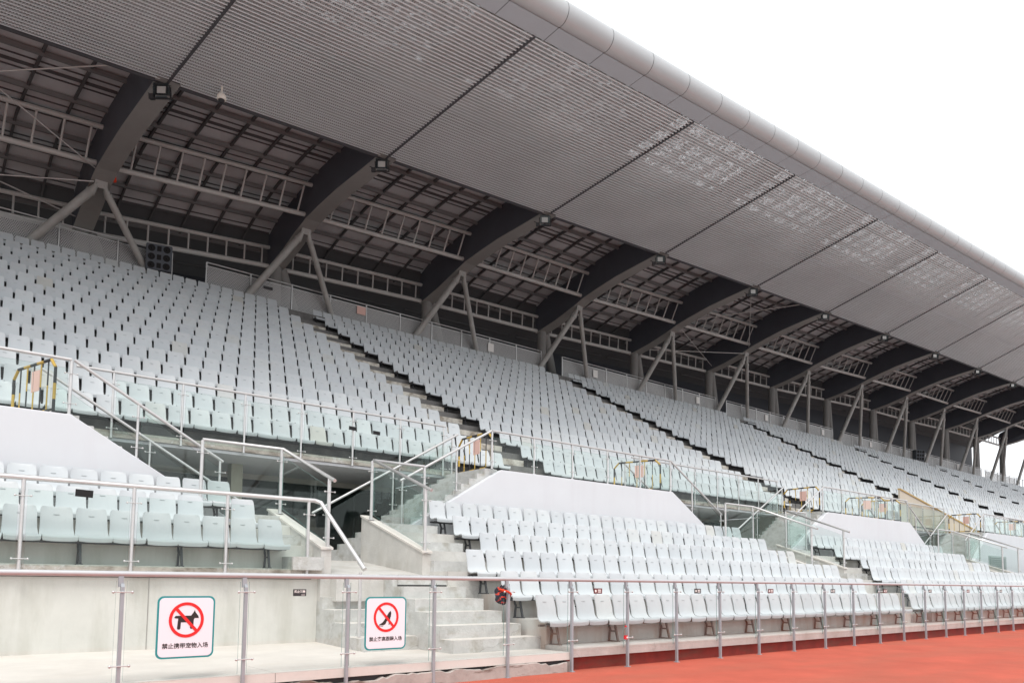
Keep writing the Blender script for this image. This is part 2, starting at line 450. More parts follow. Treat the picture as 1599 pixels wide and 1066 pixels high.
def tag(o, label=None, cat=None, group=None, kind=None):
    if label: o['label'] = label
    if cat: o['category'] = cat
    if group: o['group'] = group
    if kind: o['kind'] = kind
    return o

def thing(name, label, cat, loc=(0, 0, 0), group=None):
    o = bpy.data.objects.new(name, None)
    COL.objects.link(o); o.location = loc
    o.empty_display_size = 0.2
    return tag(o, label, cat, group)

def copy_tree(o, parent=None):
    c = o.copy(); COL.objects.link(c)
    c.parent = parent
    for ch in list(o.children): copy_tree(ch, c)
    return c

def project(p):
    d = (p[0], p[1], p[2] - CAM_H)
    z = sum(a * b for a, b in zip(d, FWD))
    if z < 0.1: return None
    return (CXP + FPX * sum(a * b for a, b in zip(d, RIGHT)) / z, CYP - FPX * sum(a * b for a, b in zip(d, UP)) / z, z)

ORD = ['first', 'second', 'third', 'fourth', 'fifth', 'sixth', 'seventh', 'eighth', 'ninth', 'tenth', 'eleventh', 'twelfth',
       'thirteenth', 'fourteenth', 'fifteenth', 'sixteenth', 'seventeenth', 'eighteenth', 'nineteenth', 'twentieth']
def ordn(n):
    """n from 1"""
    if n <= 20: return ORD[n - 1]
    tens = {2: 'twenty', 3: 'thirty', 4: 'forty'}[n // 10]
    return (tens[:-1] + 'ieth') if n % 10 == 0 else tens + '-' + ORD[n % 10 - 1]

# ------------------------------------------------------------------ layout numbers
YF, ZR, PX0, PS = 10.134, 1.658, 2.298, 1.5           # track-side fence plane, rail height, first post, spacing
PITCH = 0.525
def lY(i): return 11.0 + 1.08 * i                      # lower rows: seat back
def lZ(i): return 0.43 + 0.4594 * i                    # lower rows: floor
def lE(i): return 10.23 if i == 0 else 9.82 + 1.08 * i # lower rows: riser
def uY(k): return 19.6 + 1.05 * k
def uZ(k): return 4.88 + 0.633 * k
def uE(k): return 18.8 if k == 0 else 18.72 + 1.05 * k
WY = 16.65
BP = 18.05                                             # bay of blocks and entrances

# ------------------------------------------------------------------ ground
g = MB().box(-150, 420, 0.6, 12, -0.3, 0.0).build('running_track', 'track'); tag(g, kind='structure')
g = MB().box(-400, 900, 12.004, 900, -0.3, -0.004).build('paved_ground', 'terrace'); tag(g, kind='structure')
g = MB().box(-400, 900, -400, 0.596, -0.3, -0.004).build('unseen_bounce_ground', 'infield'); tag(g, kind='structure')  # out of view, made pale as a reflector for the soffit

# ------------------------------------------------------------------ grandstand (concrete body)
gs = thing('grandstand', 'long concrete grandstand with stepped terraces, white fascia walls and stairways', 'grandstand', (0, 10.1, 0))
def part(mb, name, m, parent=gs, label=None):
    o = mb.build(name, m)
    o.parent = parent
    o.matrix_parent_inverse = Matrix.Translation(parent.location).inverted()
    if label: o['label'] = label
    return o

# left platform, plinth
m = MB()
for a, b in ((-6, 4.26), (4.27, 9.82)):
    m.pz([(a, 10.17), (b, 10.17), (b, 11.3), (a, 11.3)], 0.215, 0.345, 1)
m.px([(11.3, 0.2), (11.3, 0.345), (13.95, 0.42), (13.95, 0.2)], -6, 6.62, 0)
m.box(6.62, 9.82, 11.3, 12.3, 0.2, 0.345, 0)
part(m, 'front_platform', ['concrete_floor', 'concrete_floor'])
m = MB()
random.seed(3)
# broken lower edge under the slab: one chipped strip with a wandering top, dark recess behind it
x = -6.0; top = 0.17; yy = 10.13
P = []
while x < 9.76:
    P.append((x, yy, top))
    x += random.uniform(0.03, 0.11)
    top = min(0.212, max(0.14, top + random.gauss(0.002, 0.02)))
    yy = min(10.15, max(10.115, yy + random.gauss(0, 0.006)))
m.grid([[(x, y, 0.0) for x, y, t in P], [(x, y, t - 0.012) for x, y, t in P], [(x, y + 0.02, t) for x, y, t in P], [(x, 10.24, t - 0.01) for x, y, t in P]], 0, False)
m.add([(9.76, 10.13, 0), (9.76, 10.6, 0), (9.76, 10.6, 0.19), (9.76, 10.13, 0.19)], [(0, 1, 2, 3)])
part(m, 'platform_plinth', 'plinth_pink', label='chipped plinth with a dark broken gap under the platform edge')
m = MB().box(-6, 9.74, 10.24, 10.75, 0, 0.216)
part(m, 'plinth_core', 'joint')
# right slab
m = MB()
x = 9.9
while x < 130:
    m.px([(10.23, 0.24), (10.215, 0.40), (10.23, 0.43), (10.95, 0.43), (10.95, 0.24)], x, x + 5.985); x += 6.0
part(m, 'front_kerb_slab', 'concrete')
m = MB().box(9.86, 130, 10.33, 10.95, 0, 0.241)
part(m, 'red_plinth', 'plinth_red', label='plinth under the kerb painted dark red')

def terrace(x0, x1, a, b, front=None, low=0.0, ymax=WY):
    pts = [(front if front else lE(a), low)]
    for i in range(a, b + 1):
        y0 = front if (i == a and front) else lE(i)
        y1 = lE(i + 1) if i < b else ymax
        pts += [(y0, lZ(i)), (y1, lZ(i))]
    pts.append((ymax, low))
    return MB().px(pts, x0, x1)
# left block
m = terrace(-6, 6.62, 3, 5, front=13.78, low=1.655)
part(m, 'left_terrace', 'concrete_wall')
m = MB().box(-6, 6.6, 13.88, 14.9, 0.3, 1.655)
part(m, 'terrace_front_wall', 'concrete_wall', label='greenish streaked concrete wall behind the platform')
m = MB()
for jx in (-1.4, 3.55): m.box(jx, jx + 0.012, 13.872, 13.882, 0.42, 1.61)
part(m, 'wall_joints', 'terrace')
m = MB().box(-6, 6.63, 13.745, 13.78, 1.655, 1.80)
part(m, 'slab_edge', 'concrete_edge', label='stained slab edge above the platform wall')
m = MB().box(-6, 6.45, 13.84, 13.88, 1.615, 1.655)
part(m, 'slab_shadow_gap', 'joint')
# middle / right blocks
for bi, (xa, xb, r0, xr, xrb) in enumerate([(9.1, 24.9, 0, 9.88, 25.6), (26.9, 43.0, 0, 27.2, 43.8), (45.6, 62.0, 0, 45.6, 62.0)]):
    m = terrace(xr, xrb, 0, 2, front=10.95, ymax=13.2)
    part(m, 'lower_terrace', 'rust_concrete')
    if bi < 2:
        m = terrace(xa, xb, 3, 5, low=0.4)
        part(m, 'lower_terrace', 'concrete')
    # half steps of the aisles beside the seats
    for i in range(3, 6):
        if bi < 2:
            part(MB().box(xa + 0.02, xa + 1.55, lE(i + 1) - 0.52, lE(i + 1) + 0.01, lZ(i) - 0.02, lZ(i) + 0.228), 'aisle_step', 'concrete_step')
for i in range(3, 6):
    part(MB().box(5.98, 6.60, lE(i + 1) - 0.52, lE(i + 1) + (0.01 if i < 5 else 0.3), lZ(i) - 0.02, lZ(i) + 0.228), 'aisle_step', 'concrete_step')

# stair flights from the platform up to the entrance
def treads(m):
    for i, f in enumerate(m.f):
        a_, b_, c_ = (Vector(m.v[q]) for q in f[:3])
        nn = (b_ - a_).cross(c_ - a_)
        if len(f) == 4 and abs(nn.z) > 0.9 * nn.length and a_.z > 0.3: m.mi[i] = 1
    return m
def steps(y0, dy, z0, dz, n, zlow, yend):
    pts = [(y0, zlow)]
    for j in range(n):
        pts += [(y0 + dy * j, z0 + dz * j), (y0 + dy * (j + 1) if j < n - 1 else yend, z0 + dz * j)]
    return pts + [(yend, zlow)]
m = MB().px(steps(12.19, 0.485, 0.59, 0.23, 6, 0.25, 15.4), 6.605, 7.838)
part(treads(m), 'stair_flight', ['concrete_step', 'concrete_floor'])
m = MB().px(steps(11.06, 0.42, 0.575, 0.23, 6, 0.25, 14.2), 7.84, 9.2)
part(treads(m), 'stair_flight', ['concrete_step', 'concrete_floor'])
for j in range(6):
    m = MB().box(9.202, 9.88 - 0.14 * j, 11.06 + 0.42 * j, 11.06 + 0.42 * (j + 1) - 0.003, 0.25, 0.575 + 0.23 * j)
    part(treads(m), 'step_end', ['concrete_step', 'concrete_floor'])
part(MB().box(7.95, 9.15, 13.10, 13.155, 1.53, 1.728), 'landing_edge', 'concrete_step')
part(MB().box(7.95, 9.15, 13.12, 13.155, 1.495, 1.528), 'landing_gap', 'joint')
for e in (1, 2):                                    # same flights at the next entrances
    m = MB().px(steps(11.5, 0.42, 0.66, 0.23, 6, 0.3, 14.2), 25.62 + (e - 1) * BP, 27.18 + (e - 1) * BP)
    part(treads(m), 'stair_flight', ['concrete_step', 'concrete_floor'])

# entrances: ramp, parapets, side stairs, dark tunnel
XC0 = 7.86
ENT = [XC0 + BP * e for e in range(0, 4)]
for e, xc in enumerate(ENT):
    dark = MB()
    m = MB().px([(13.5, 1.2), (13.5, 1.70), (16.5, 2.06), (22.0, 2.06), (22.0, 1.2)], xc - 1.05, xc + 1.05)
    part(m, 'entrance_ramp', 'concrete')
    m = MB().box(xc - 2.6, xc + 2.6, 16.66, 22.0, 1.9, 2.05)
    part(m, 'entrance_floor', 'terrace')
    for s in (-1, 1):
        xa, xb = (xc + 1.05, xc + 1.26) if s > 0 else (xc - 1.26, xc - 1.05)
        m = MB().px([(13.75, 1.2), (13.75, 2.20), (16.45, 3.12), (16.45, 1.2)], xa, xb)
        m2 = MB().px([(13.72, 2.19), (13.72, 2.235), (16.47, 3.165), (16.47, 3.12)], xa - 0.025, xb + 0.025)
        w_ = part(m, 'stair_parapet', 'concrete')
        c_ = m2.build('coping', 'concrete_floor'); c_.parent = w_
        # side stair between white wall and upper slab
        pts = [(xc + s * 1.05, 1.95)]
        for j in range(16):
            xs = xc + s * (1.05 + 0.262 * j); xe = xc + s * (1.05 + 0.262 * (j + 1)) if j < 15 else xc + s * 5.42
            pts += [(xs, 2.05 + 0.168 * (j + 1)), (xe, 2.05 + 0.168 * (j + 1))]
        pts.append((xc + s * 5.42, 1.95))
        m = MB().py(pts if s > 0 else pts[::-1], 16.76, 18.72)
        part(m, 'side_stair', 'concrete_step')
    m = MB().box(xc - 5.3, xc + 5.3, 22.0, 22.3, 4.5, 6.2)
    part(m, 'entrance_lintel', 'lintel')
    m = MB().box(xc - 5.3, xc + 5.3, 22.02, 22.25, 2.05, 4.5)
    for k in range(9):
        m.box(xc - 5.1 + 1.27 * k, xc - 5.04 + 1.27 * k, 21.97, 22.02, 2.05, 4.49)
    part(m, 'entrance_glazing', 'dark_glass')
    m = MB().box(xc - 5.28, xc + 5.28, 18.83, 21.99, 4.66, 4.735)
    part(m, 'entrance_ceiling', 'white_wall')
    for s in (-1, 1):
        m = MB().box(xc + s * 5.28, xc + s * 5.45, 18.82, 22.0, 2.0, 4.65)
        part(m, 'entrance_side_wall', 'vom_wall')
    m = MB().box(xc - 0.75, xc - 0.45, 20.3, 20.6, 2.05, 4.655)
    part(m, 'entrance_pier', 'vom_wall')

# white fascia walls with the landings behind
WALLS = [(-5.0, 2.70), (13.28, 20.77), (31.2, 39.1), (49.3, 57.2)]
for i, (a, b) in enumerate(WALLS):
    low = 2.55
    xl, xr = a - (4.71 - low) / 0.585, b + (4.71 - low) / 0.585
    if i == 0: xl = -5
    if i == 3: low = 1.81; xl, xr = 46.6, 60.0
    pts = [(xl, low), (xr, low), (xr, 2.56), (b, 4.71), (a, 4.71), (xl, 2.56)]
    if i == 0: pts = [(-5, low), (xr, low), (b, 4.71), (-5, 4.71)]
    if i in (1, 2): pts = [(xl, low), (xr, low), (b, 4.71), (a, 4.71)]
    m = MB().py(pts, WY - 0.10, WY + 0.10)
    o = part(m, 'fascia_wall', 'white_wall', label='smooth lilac-white sloped-end fascia wall')
    bv = o.modifiers.new('bevel', 'BEVEL'); bv.width = 0.015; bv.segments = 2
    m = MB().box(a - 0.02, b + 0.02, WY + 0.1, 18.78, 4.55, 4.705)
    part(m, 'landing', 'concrete')
# lower white wall at the far end under the last fascia
m = MB().box(46.6, 75, 13.25, 13.4, 1.3, 3.3)
part(m, 'far_fascia_wall', 'white_wall')

# upper terrace
AIS = [-7.4, 16.8, 33.95, 52.9, 70.8, 89.0, 107.0, 125.0, 143.0]     # left edge of each seat section at row 5
AW = 1.75
def aisle_x(n, k): return AIS[n] - 0.135 * (k - 5)
pts = [(18.8, 4.74)]
for k in range(15):
    pts += [(uE(k), uZ(k)), (uE(k + 1) if k < 14 else 34.15, uZ(k))]
pts += [(34.15, 14.37), (36.4, 14.37), (36.4, 13.9), (34.4, 13.3), (20.6, 4.75), (20.6, 4.74)]
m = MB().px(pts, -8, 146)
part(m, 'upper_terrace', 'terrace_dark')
m = MB().box(-8, 146, 18.77, 18.8, 4.74, 4.885)
part(m, 'slab_edge', 'concrete_edge', label='stained front edge of the upper terrace slab')
for n in range(1, 6):
    for k in range(14):
        x1 = aisle_x(n, k) - 0.05
        part(MB().box(x1 - AW + 0.06, x1, uE(k + 1) - 0.5, uE(k + 1) + 0.01, uZ(k) - 0.02, uZ(k) + 0.316), 'aisle_step', 'aisle')
# dark concourse behind the back fence
REAR = True

# ------------------------------------------------------------------ seats
PROF = [(-0.475, 0.372, 0.95), (-0.492, 0.410, 0.985), (-0.472, 0.447, 1.0), (-0.40, 0.450, 1.0), (-0.31, 0.437, 1.0), (-0.235, 0.437, 1.0),
        (-0.175, 0.457, 0.99), (-0.130, 0.505, 0.97), (-0.098, 0.58, 0.935), (-0.070, 0.68, 0.922), (-0.040, 0.79, 0.915), (-0.012, 0.88, 0.89), (0.002, 0.922, 0.84), (0.013, 0.938, 0.75)]
def seat_mesh(hi):
    m = MB()
    prof = PROF if hi else [PROF[i] for i in (0, 2, 4, 6, 8, 10, 11, 13)]
    us = [-1, -0.93, -0.55, 0, 0.55, 0.93, 1] if hi else [-1, -0.6, 0.6, 1]
    HW = 0.252
    def surf(off):
        P = []
        for (y, z, w) in prof:
            row = []
            back = max(0.0, min(1.0, (z - 0.47) / 0.2))
            for u in us:
                e = abs(u) ** 3
                # sides of the back curl forward, sides of the pan curl up a little
                yy = y - 0.035 * e * back
                zz = z + 0.014 * e * (1 - back)
                row.append((u * HW * w, yy + off * (0.4 + 0.6 * back), zz - off * (1 - back)))
            P.append(row)
        return P
    A, B = surf(0.0), surf(0.022)
    m.grid(A, 0, True, flip=False); m.grid(B, 0, True, flip=True)
    nr, nc = len(A), len(us)
    def strip(a, b):
        for i in range(len(a) - 1):
            m.add([a[i], a[i + 1], b[i + 1], b[i]], [(0, 1, 2, 3)], 0, False)
    strip(A[0], B[0]); strip(B[-1], A[-1])
    strip([r[0] for r in A], [r[0] for r in B]); strip([r[-1] for r in B], [r[-1] for r in A])
    return m
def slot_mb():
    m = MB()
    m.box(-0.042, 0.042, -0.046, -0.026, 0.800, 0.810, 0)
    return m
seat_hi = seat_mesh(True).mesh('seat_shell', 'seat')
lip = MB()
lip.box(-0.052, 0.052, -0.054, -0.03, 0.812, 0.822, 0)
slot_me = slot_mb().mesh('grip_slot', 'slot')
lowm = seat_mesh(False)
lowm.box(-0.05, 0.05, -0.055, -0.02, 0.800, 0.812, 0)
seat_single = None

seats = []     # (x, y, z, section key, row name, index label)
def lower_row(i, xs, block, missing=()):
    n = len(xs)
    for j, x in enumerate(xs):
        if j in missing: continue
        seats.append((x, lY(i), lZ(i), block, i, j, n))
# left block, anchored at its right end
for i, xe in ((3, 5.98), (4, 5.84), (5, 5.72)):
    xs = [xe - 0.25 - 0.505 * (q) for q in range(23)][::-1]
    lower_row(i, xs, 'left', missing=(21,) if i == 4 else ())
for i, x0, x1 in ((0, 9.62, 24.75), (1, 9.62, 25.2), (2, 9.55, 25.2), (3, 10.72, 24.35), (4, 10.72, 24.4), (5, 10.72, 24.45)):
    n = int((x1 - x0) / PITCH + 0.3)
    lower_row(i, [x0 + PITCH * (q + 0.5) for q in range(n)], 'middle')
for i, x0, x1 in ((0, 25.6, 62), (1, 27.5, 62), (2, 27.6, 44.0), (3, 29.05, 42.4), (4, 29.1, 42.5), (5, 29.15, 42.55)):
    n = int((x1 - x0) / PITCH + 0.3)
    lower_row(i, [x0 + PITCH * (q + 0.5) for q in range(n)], 'right')
SEC = []
for n in range(8):
    for k in range(15):
        xa = aisle_x(n, k); xb = aisle_x(n + 1, k) - AW
        cnt = int((xb - xa) / PITCH)
        if n == 0:
            xs = [xb - PITCH * (q + 0.5) for q in range(cnt)][::-1]
        else:
            xs = [xa + PITCH * (q + 0.5) for q in range(cnt)]
        for j, x in enumerate(xs):
            seats.append((x, uY(k), uZ(k), 'upper%d' % n, k, j, len(xs)))
        SEC.append((n, k, xs[0] - 0.26, xs[-1] + 0.26))

def in_frame(s):
    p = project((s[0], s[1], s[2] + 0.7))
    return p is not None and -10 < p[0] < 1609 and -10 < p[1] < 1076
order = sorted([s for s in seats if in_frame(s)], key=lambda s: project((s[0], s[1], s[2] + 0.7))[2])
chosen = set(id(s) for s in order[:300])
seat_group = 'pale stadium seats in rows'
SNAME = {'left': 'left lower block', 'middle': 'middle lower block', 'right': 'right lower block'}
def seat_label(s):
    x, y, z, blk, i, j, n = s
    if blk.startswith('upper'):
        sec = int(blk[5:])
        if sec == 0:
            return 'pale seat %s left of the first stair aisle, %s row of upper tier' % (ordn(n - j), ORD[i])
        return 'pale seat %s right of the %s stair aisle, %s row of upper tier' % (ordn(j + 1), ORD[sec - 1], ORD[i])
    base = {'left': 3}.get(blk, 0)
    row = ('%s row' % ORD[i - base]) if i > base else 'front row'
    if blk == 'left':
        return 'pale aqua plastic seat, %s from right end of %s, %s' % (ordn(n - j), row, SNAME[blk])
    return 'pale grey plastic seat, %s from left end of %s, %s' % (ordn(j + 1), row, SNAME[blk])

proto = thing('stadium_seat', 'x', 'seat')
link('seat_shell', seat_hi, proto); link('grip_slot', slot_me, proto)
def tiltjit(): return (random.uniform(-0.015, 0.015), 0, random.uniform(-0.02, 0.02))
single = MB()
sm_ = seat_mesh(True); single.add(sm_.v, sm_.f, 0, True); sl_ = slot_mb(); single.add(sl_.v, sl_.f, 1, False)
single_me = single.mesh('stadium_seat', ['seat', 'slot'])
rest = []
first = True; cnt_parts = 0
for s in order:
    if id(s) not in chosen: continue
    d = project(s[:3])[2]
    if d < 24.5:
        if first: o = proto; first = False
        else: o = copy_tree(proto)
    else:
        o = link('stadium_seat', single_me)
    o.location = s[:3]
    o.rotation_euler = tiltjit()
    tag(o, seat_label(s), 'seat', seat_group)
rest = [s for s in seats if id(s) not in chosen]
V = np.array(lowm.v, dtype=np.float32); F = [tuple(f) for f in lowm.f]; nv = len(V)
pos = np.array([s[:3] for s in rest], dtype=np.float32)
pos[:, 1] += rng.normal(0, 0.008, len(rest)).astype(np.float32); pos[:, 2] += rng.normal(0, 0.004, len(rest)).astype(np.float32)
ang = rng.uniform(-0.035, 0.035, len(rest)).astype(np.float32)
allv = np.zeros((len(rest), nv, 3), dtype=np.float32)
ca, sa = np.cos(ang)[:, None], np.sin(ang)[:, None]
allv[:, :, 0] = V[None, :, 0] * ca - V[None, :, 1] * sa + pos[:, 0:1]
allv[:, :, 1] = V[None, :, 0] * sa + V[None, :, 1] * ca + pos[:, 1:2]
allv[:, :, 2] = V[None, :, 2] + pos[:, 2:3]
loops = np.concatenate([np.array(f) for f in F]); lens = np.array([len(f) for f in F]); nl = len(loops)
me = bpy.data.meshes.new('stadium_seats')
R_ = len(rest)
me.vertices.add(R_ * nv); me.vertices.foreach_set('co', allv.reshape(-1))
me.loops.add(R_ * nl)
me.loops.foreach_set('vertex_index', (loops[None, :] + (np.arange(R_) * nv)[:, None]).reshape(-1).astype(np.int32))
me.polygons.add(R_ * len(F))
starts = np.concatenate([[0], np.cumsum(lens)[:-1]])
me.polygons.foreach_set('loop_start', (starts[None, :] + (np.arange(R_) * nl)[:, None]).reshape(-1).astype(np.int32))
me.polygons.foreach_set('loop_total', np.tile(lens, R_).astype(np.int32))
me.materials.append(M['seat']); me.materials.append(M['slot'])
me.polygons.foreach_set('material_index', np.tile(np.array(lowm.mi), R_).astype(np.int32))
me.polygons.foreach_set('use_smooth', np.tile(np.array(lowm.sm), R_))
ta = me.attributes.new('tint', 'FLOAT', 'POINT')
ta.data.foreach_set('value', np.repeat(rng.uniform(1.0, 2.0, R_), nv).astype(np.float32))
me.update(calc_edges=True); me.validate()
tag(link('stadium_seats', me), 'rows of pale grey plastic seats filling the upper tier and far blocks', 'seats', kind='stuff')

# ------------------------------------------------------------------ seat frames (beam + H-shaped legs)
def leg_mb(h=0.42):
    m = MB()
    m.bar((0, -0.36, 0.02), (0, -0.26, h - 0.02), 0.035, 0.04)
    m.bar((0, -0.12, 0.02), (0, -0.15, h * 0.6), 0.03, 0.035)
    m.bar((0, -0.15, h * 0.6 - 0.01), (0, -0.05, h - 0.02), 0.03, 0.035)
    m.bar((0, -0.31, h * 0.5), (0, -0.14, h * 0.5), 0.025, 0.03)
    m.box(-0.03, 0.03, -0.40, -0.08, 0.0, 0.02)
    return m
leg_d = leg_mb().mesh('leg', 'frame'); leg_r = leg_mb().mesh('leg', 'frame_rust')
def seat_frame(x0, x1, y, z, label, rust=False, legs=True):
    t = thing('seat_frame', label, 'seat frame', (x0, y, z), 'steel frames carrying the seat rows')
    b = MB()
    b.box(0.03, x1 - x0 - 0.03, -0.36, -0.30, 0.345, 0.385)
    b.box(0.03, x1 - x0 - 0.03, -0.16, -0.10, 0.345, 0.385)
    xx = 0.3
    while xx < x1 - x0:
        b.box(xx - 0.03, xx + 0.03, -0.44, -0.04, 0.375, 0.41); xx += PITCH
    b.build('beam', 'frame_rust' if rust else 'frame', t)
    if legs:
        L = x1 - x0; n = max(2, min(40, int(L / 1.45)))
        for q in range(n):
            link('leg', leg_r if rust else leg_d, t, (0.35 + (L - 0.7) * q / (n - 1), 0, 0))
    return t
rows_by = {}
for s in seats:
    if not s[3].startswith('upper'): rows_by.setdefault((s[3], s[4]), []).append(s[0])
for (blk, i), xs in rows_by.items():
    base = 3 if blk == 'left' else 0
    rn = 'front row' if i == base else ORD[i - base] + ' row'
    rust = (i == 0)
    lab = ('rust-stained' if rust else 'dark steel') + ' frame and legs under the %s of the %s' % (rn, SNAME[blk])
    seat_frame(min(xs) - 0.25, max(xs) + 0.25, lY(i), lZ(i), lab, rust, legs=(max(xs) < 70))
fb = MB()
for (n, k, xa, xb) in SEC:
    if n > 6: continue
    t = thing('seat_frame', 'black beam under %s row of upper tier seats, %s section from left' % (ORD[k], ORD[n]), 'seat frame', (xa, uY(k), uZ(k)), 'steel frames carrying the seat rows')
    b = MB()
    b.box(0.0, xb - xa, -0.38, -0.12, 0.335, 0.39)
    for ex in (0.12, (xb - xa) - 0.12):
        b.bar((ex, -0.34, 0.0), (ex, -0.28, 0.34), 0.03, 0.04); b.bar((ex, -0.12, 0.0), (ex, -0.14, 0.34), 0.03, 0.03)
    b.build('beam', 'frame', t)

# ------------------------------------------------------------------ handrails with glass
CLAMP = MB()
CLAMP.tube([(-0.10, -0.035, 0), (0.10, -0.035, 0)], 0.008, 6)
CLAMP.ball((-0.105, -0.035, 0), 0.019, 8); CLAMP.ball((0.105, -0.035, 0), 0.019, 8)
CLAMP.tube([(0, -0.03, 0), (0, 0.02, 0)], 0.012, 6)
clamp_me = CLAMP.mesh('glass_clamp', 'steel')
def pane(t, a, b, za0, za1, zb0, zb1, name='glass_panel', th=0.012, gm='glass'):
    """glass pane standing between plan points a and b with bottom/top heights at either end (world coords)"""
    a = Vector((a[0], a[1], 0)); b = Vector((b[0], b[1], 0))
    nrm = (b - a).normalized().cross(Vector((0, 0, 1))) * th / 2
    L = t.location
    m = MB()
    v = []
    for o_ in (-nrm, nrm):
        v += [(a.x + o_.x - L.x, a.y + o_.y - L.y, za0 - L.z), (b.x + o_.x - L.x, b.y + o_.y - L.y, zb0 - L.z),
              (b.x + o_.x - L.x, b.y + o_.y - L.y, zb1 - L.z), (a.x + o_.x - L.x, a.y + o_.y - L.y, za1 - L.z)]
    m.add(v, [(0, 1, 2, 3)], 0)
    m.add(v, [(0, 4, 5, 1), (1, 5, 6, 2), (2, 6, 7, 3), (3, 7, 4, 0)], 1)
    return m.build(name, [gm, 'glass_edge'], t)
def railing(label, path, foot, posts, r=0.032, pr=0.026, glass=(0.12, -0.16), name='handrail', group=None, cat='handrail', off=0.0, clamps=True, gl=True):
    """path: rail points (x,y,z). posts: list of (x,y,zfoot,ztop). panes go between consecutive posts"""
    t = thing(name, label, cat, (posts[0][0], posts[0][1], posts[0][2]), group)
    L = t.location
    MB().tube([(p[0] - L.x, p[1] - L.y, p[2] - L.z) for p in path], r, 12).build('top_rail', 'steel', t)
    for (x, y, z0, z1) in posts:
        m = MB()
        m.tube([(0, 0, 0), (0, 0, z1 - z0)], pr, 10)
        m.tube([(0, 0, 0), (0, 0, 0.012)], pr * 2.2, 12)
        p = m.build('post', 'steel', t); p.location = (x - L.x, y - L.y, z0 - L.z)
        if clamps:
            for zz in (0.22, z1 - z0 - 0.26):
                if zz > 0.1: link('glass_clamp', clamp_me, p, (0, 0, zz))
    if gl:
        for p, q in zip(posts[:-1], posts[1:]):
            a = Vector((p[0], p[1])); b = Vector((q[0], q[1])); d = (b - a).normalized() * 0.06
            off_ = Vector((0, -0.035))
            pane(t, a + d + off_, b - d + off_, p[2] + glass[0], p[3] + glass[1], q[2] + glass[0], q[3] + glass[1])
    return t

# lower rail of the left block
px_ = [-1.5, 0.1, 1.66, 3.22, 4.76, 6.30]
t = railing('steel handrail with glass along the left block, bending down the stairs',
            [(-3, 13.72, 3.12), (6.42, 13.72, 3.12), (6.52, 13.66, 3.08), (6.72, 12.25, 1.80)], 1.66,
            [(x, 13.72, 1.66, 3.10) for x in px_], r=0.042, pr=0.03)
MB().tube([(0, 0, 0), (0, 0, 1.15)], 0.03, 10).build('post', 'steel', t).location = (6.70 - t.location.x, 12.36 - t.location.y, 0.6 - t.location.z)

for e, xc in enumerate(ENT):
    w = ['nearest', 'second', 'third', 'fourth'][e] + ' entrance'
    # rail on the upper slab edge over the entrance
    xs = [xc - 4.0 + 1.49 * q for q in range(7)]
    railing('steel and glass railing on the upper slab edge above %s' % w,
            [(xc - 4.75, 18.74, 6.20), (xc + 5.0, 18.74, 6.20)], 4.75, [(x, 18.74, 4.70, 6.18) for x in xs], r=0.034,
            group='railings over the entrances')
    # guards on the two stair parapets
    for s in (-1, 1):
        xp = xc + s * 1.12
        side = 'left' if s < 0 else 'right'
        xo = xc + s * 2.55 if s > 0 else xc - 2.85
        railing('steel and glass guard rail on the %s stair parapet, %s' % (side, w),
                [(xo, 16.05, 4.45), (xp, 16.05, 4.45), (xp, 13.55, 3.52)], 2.2,
                [(xo, 16.05, 3.0, 4.43), (xp - 0.04, 16.05, 3.02, 4.43), (xp, 13.78, 2.2, 3.58)], r=0.036, pr=0.036,
                group='guard rails on the entrance parapets')
        # front slope rail (white wall plane) and rear slope rail
        xt, xb = xc + s * 5.13, xc + s * 2.22
        railing('sloping front stair rail with glass, %s side of the %s' % (side, w),
                [(xt, WY, 5.79), (xb, WY, 4.12)], 3.0,
                [(xc + s * 3.95, WY, 4.0, 5.10), (xb + s * 0.06, WY, 2.75, 4.14)], r=0.034, group='sloping stair rails', glass=(0.06, -0.14))
        railing('sloping rear stair rail with glass, %s side of the %s' % (side, w),
                [(xc + s * 5.4, 18.66, 6.0), (xc + s * 0.8, 18.66, 3.33)], 3.0,
                [(xc + s * 5.2, 18.66, 4.7, 5.87), (xc + s * 3.2, 18.66, 3.5, 4.72), (xc + s * 1.2, 18.66, 2.2, 3.56)], r=0.034,
                group='sloping stair rails', glass=(0.06, -0.14))
for i, (a, b) in enumerate(WALLS):
    w = ['left', 'middle', 'right', 'farthest'][i]
    a2, b2 = (a - 0.27 if i else -5), b - 0.02
    n = max(4, int(round((b2 - a2) / 1.5)))
    xs = [a2 + (b2 - a2) * q / n for q in range(n + 1)]
    railing('steel and glass railing along the top of %s white fascia wall' % w,
            [(a2, WY, 5.79), (b2, WY, 5.79)], 4.7, [(x, WY, 4.71, 5.77) for x in xs], r=0.034, pr=0.03,
            glass=(0.04, -0.16), group='railings on the white fascia walls')

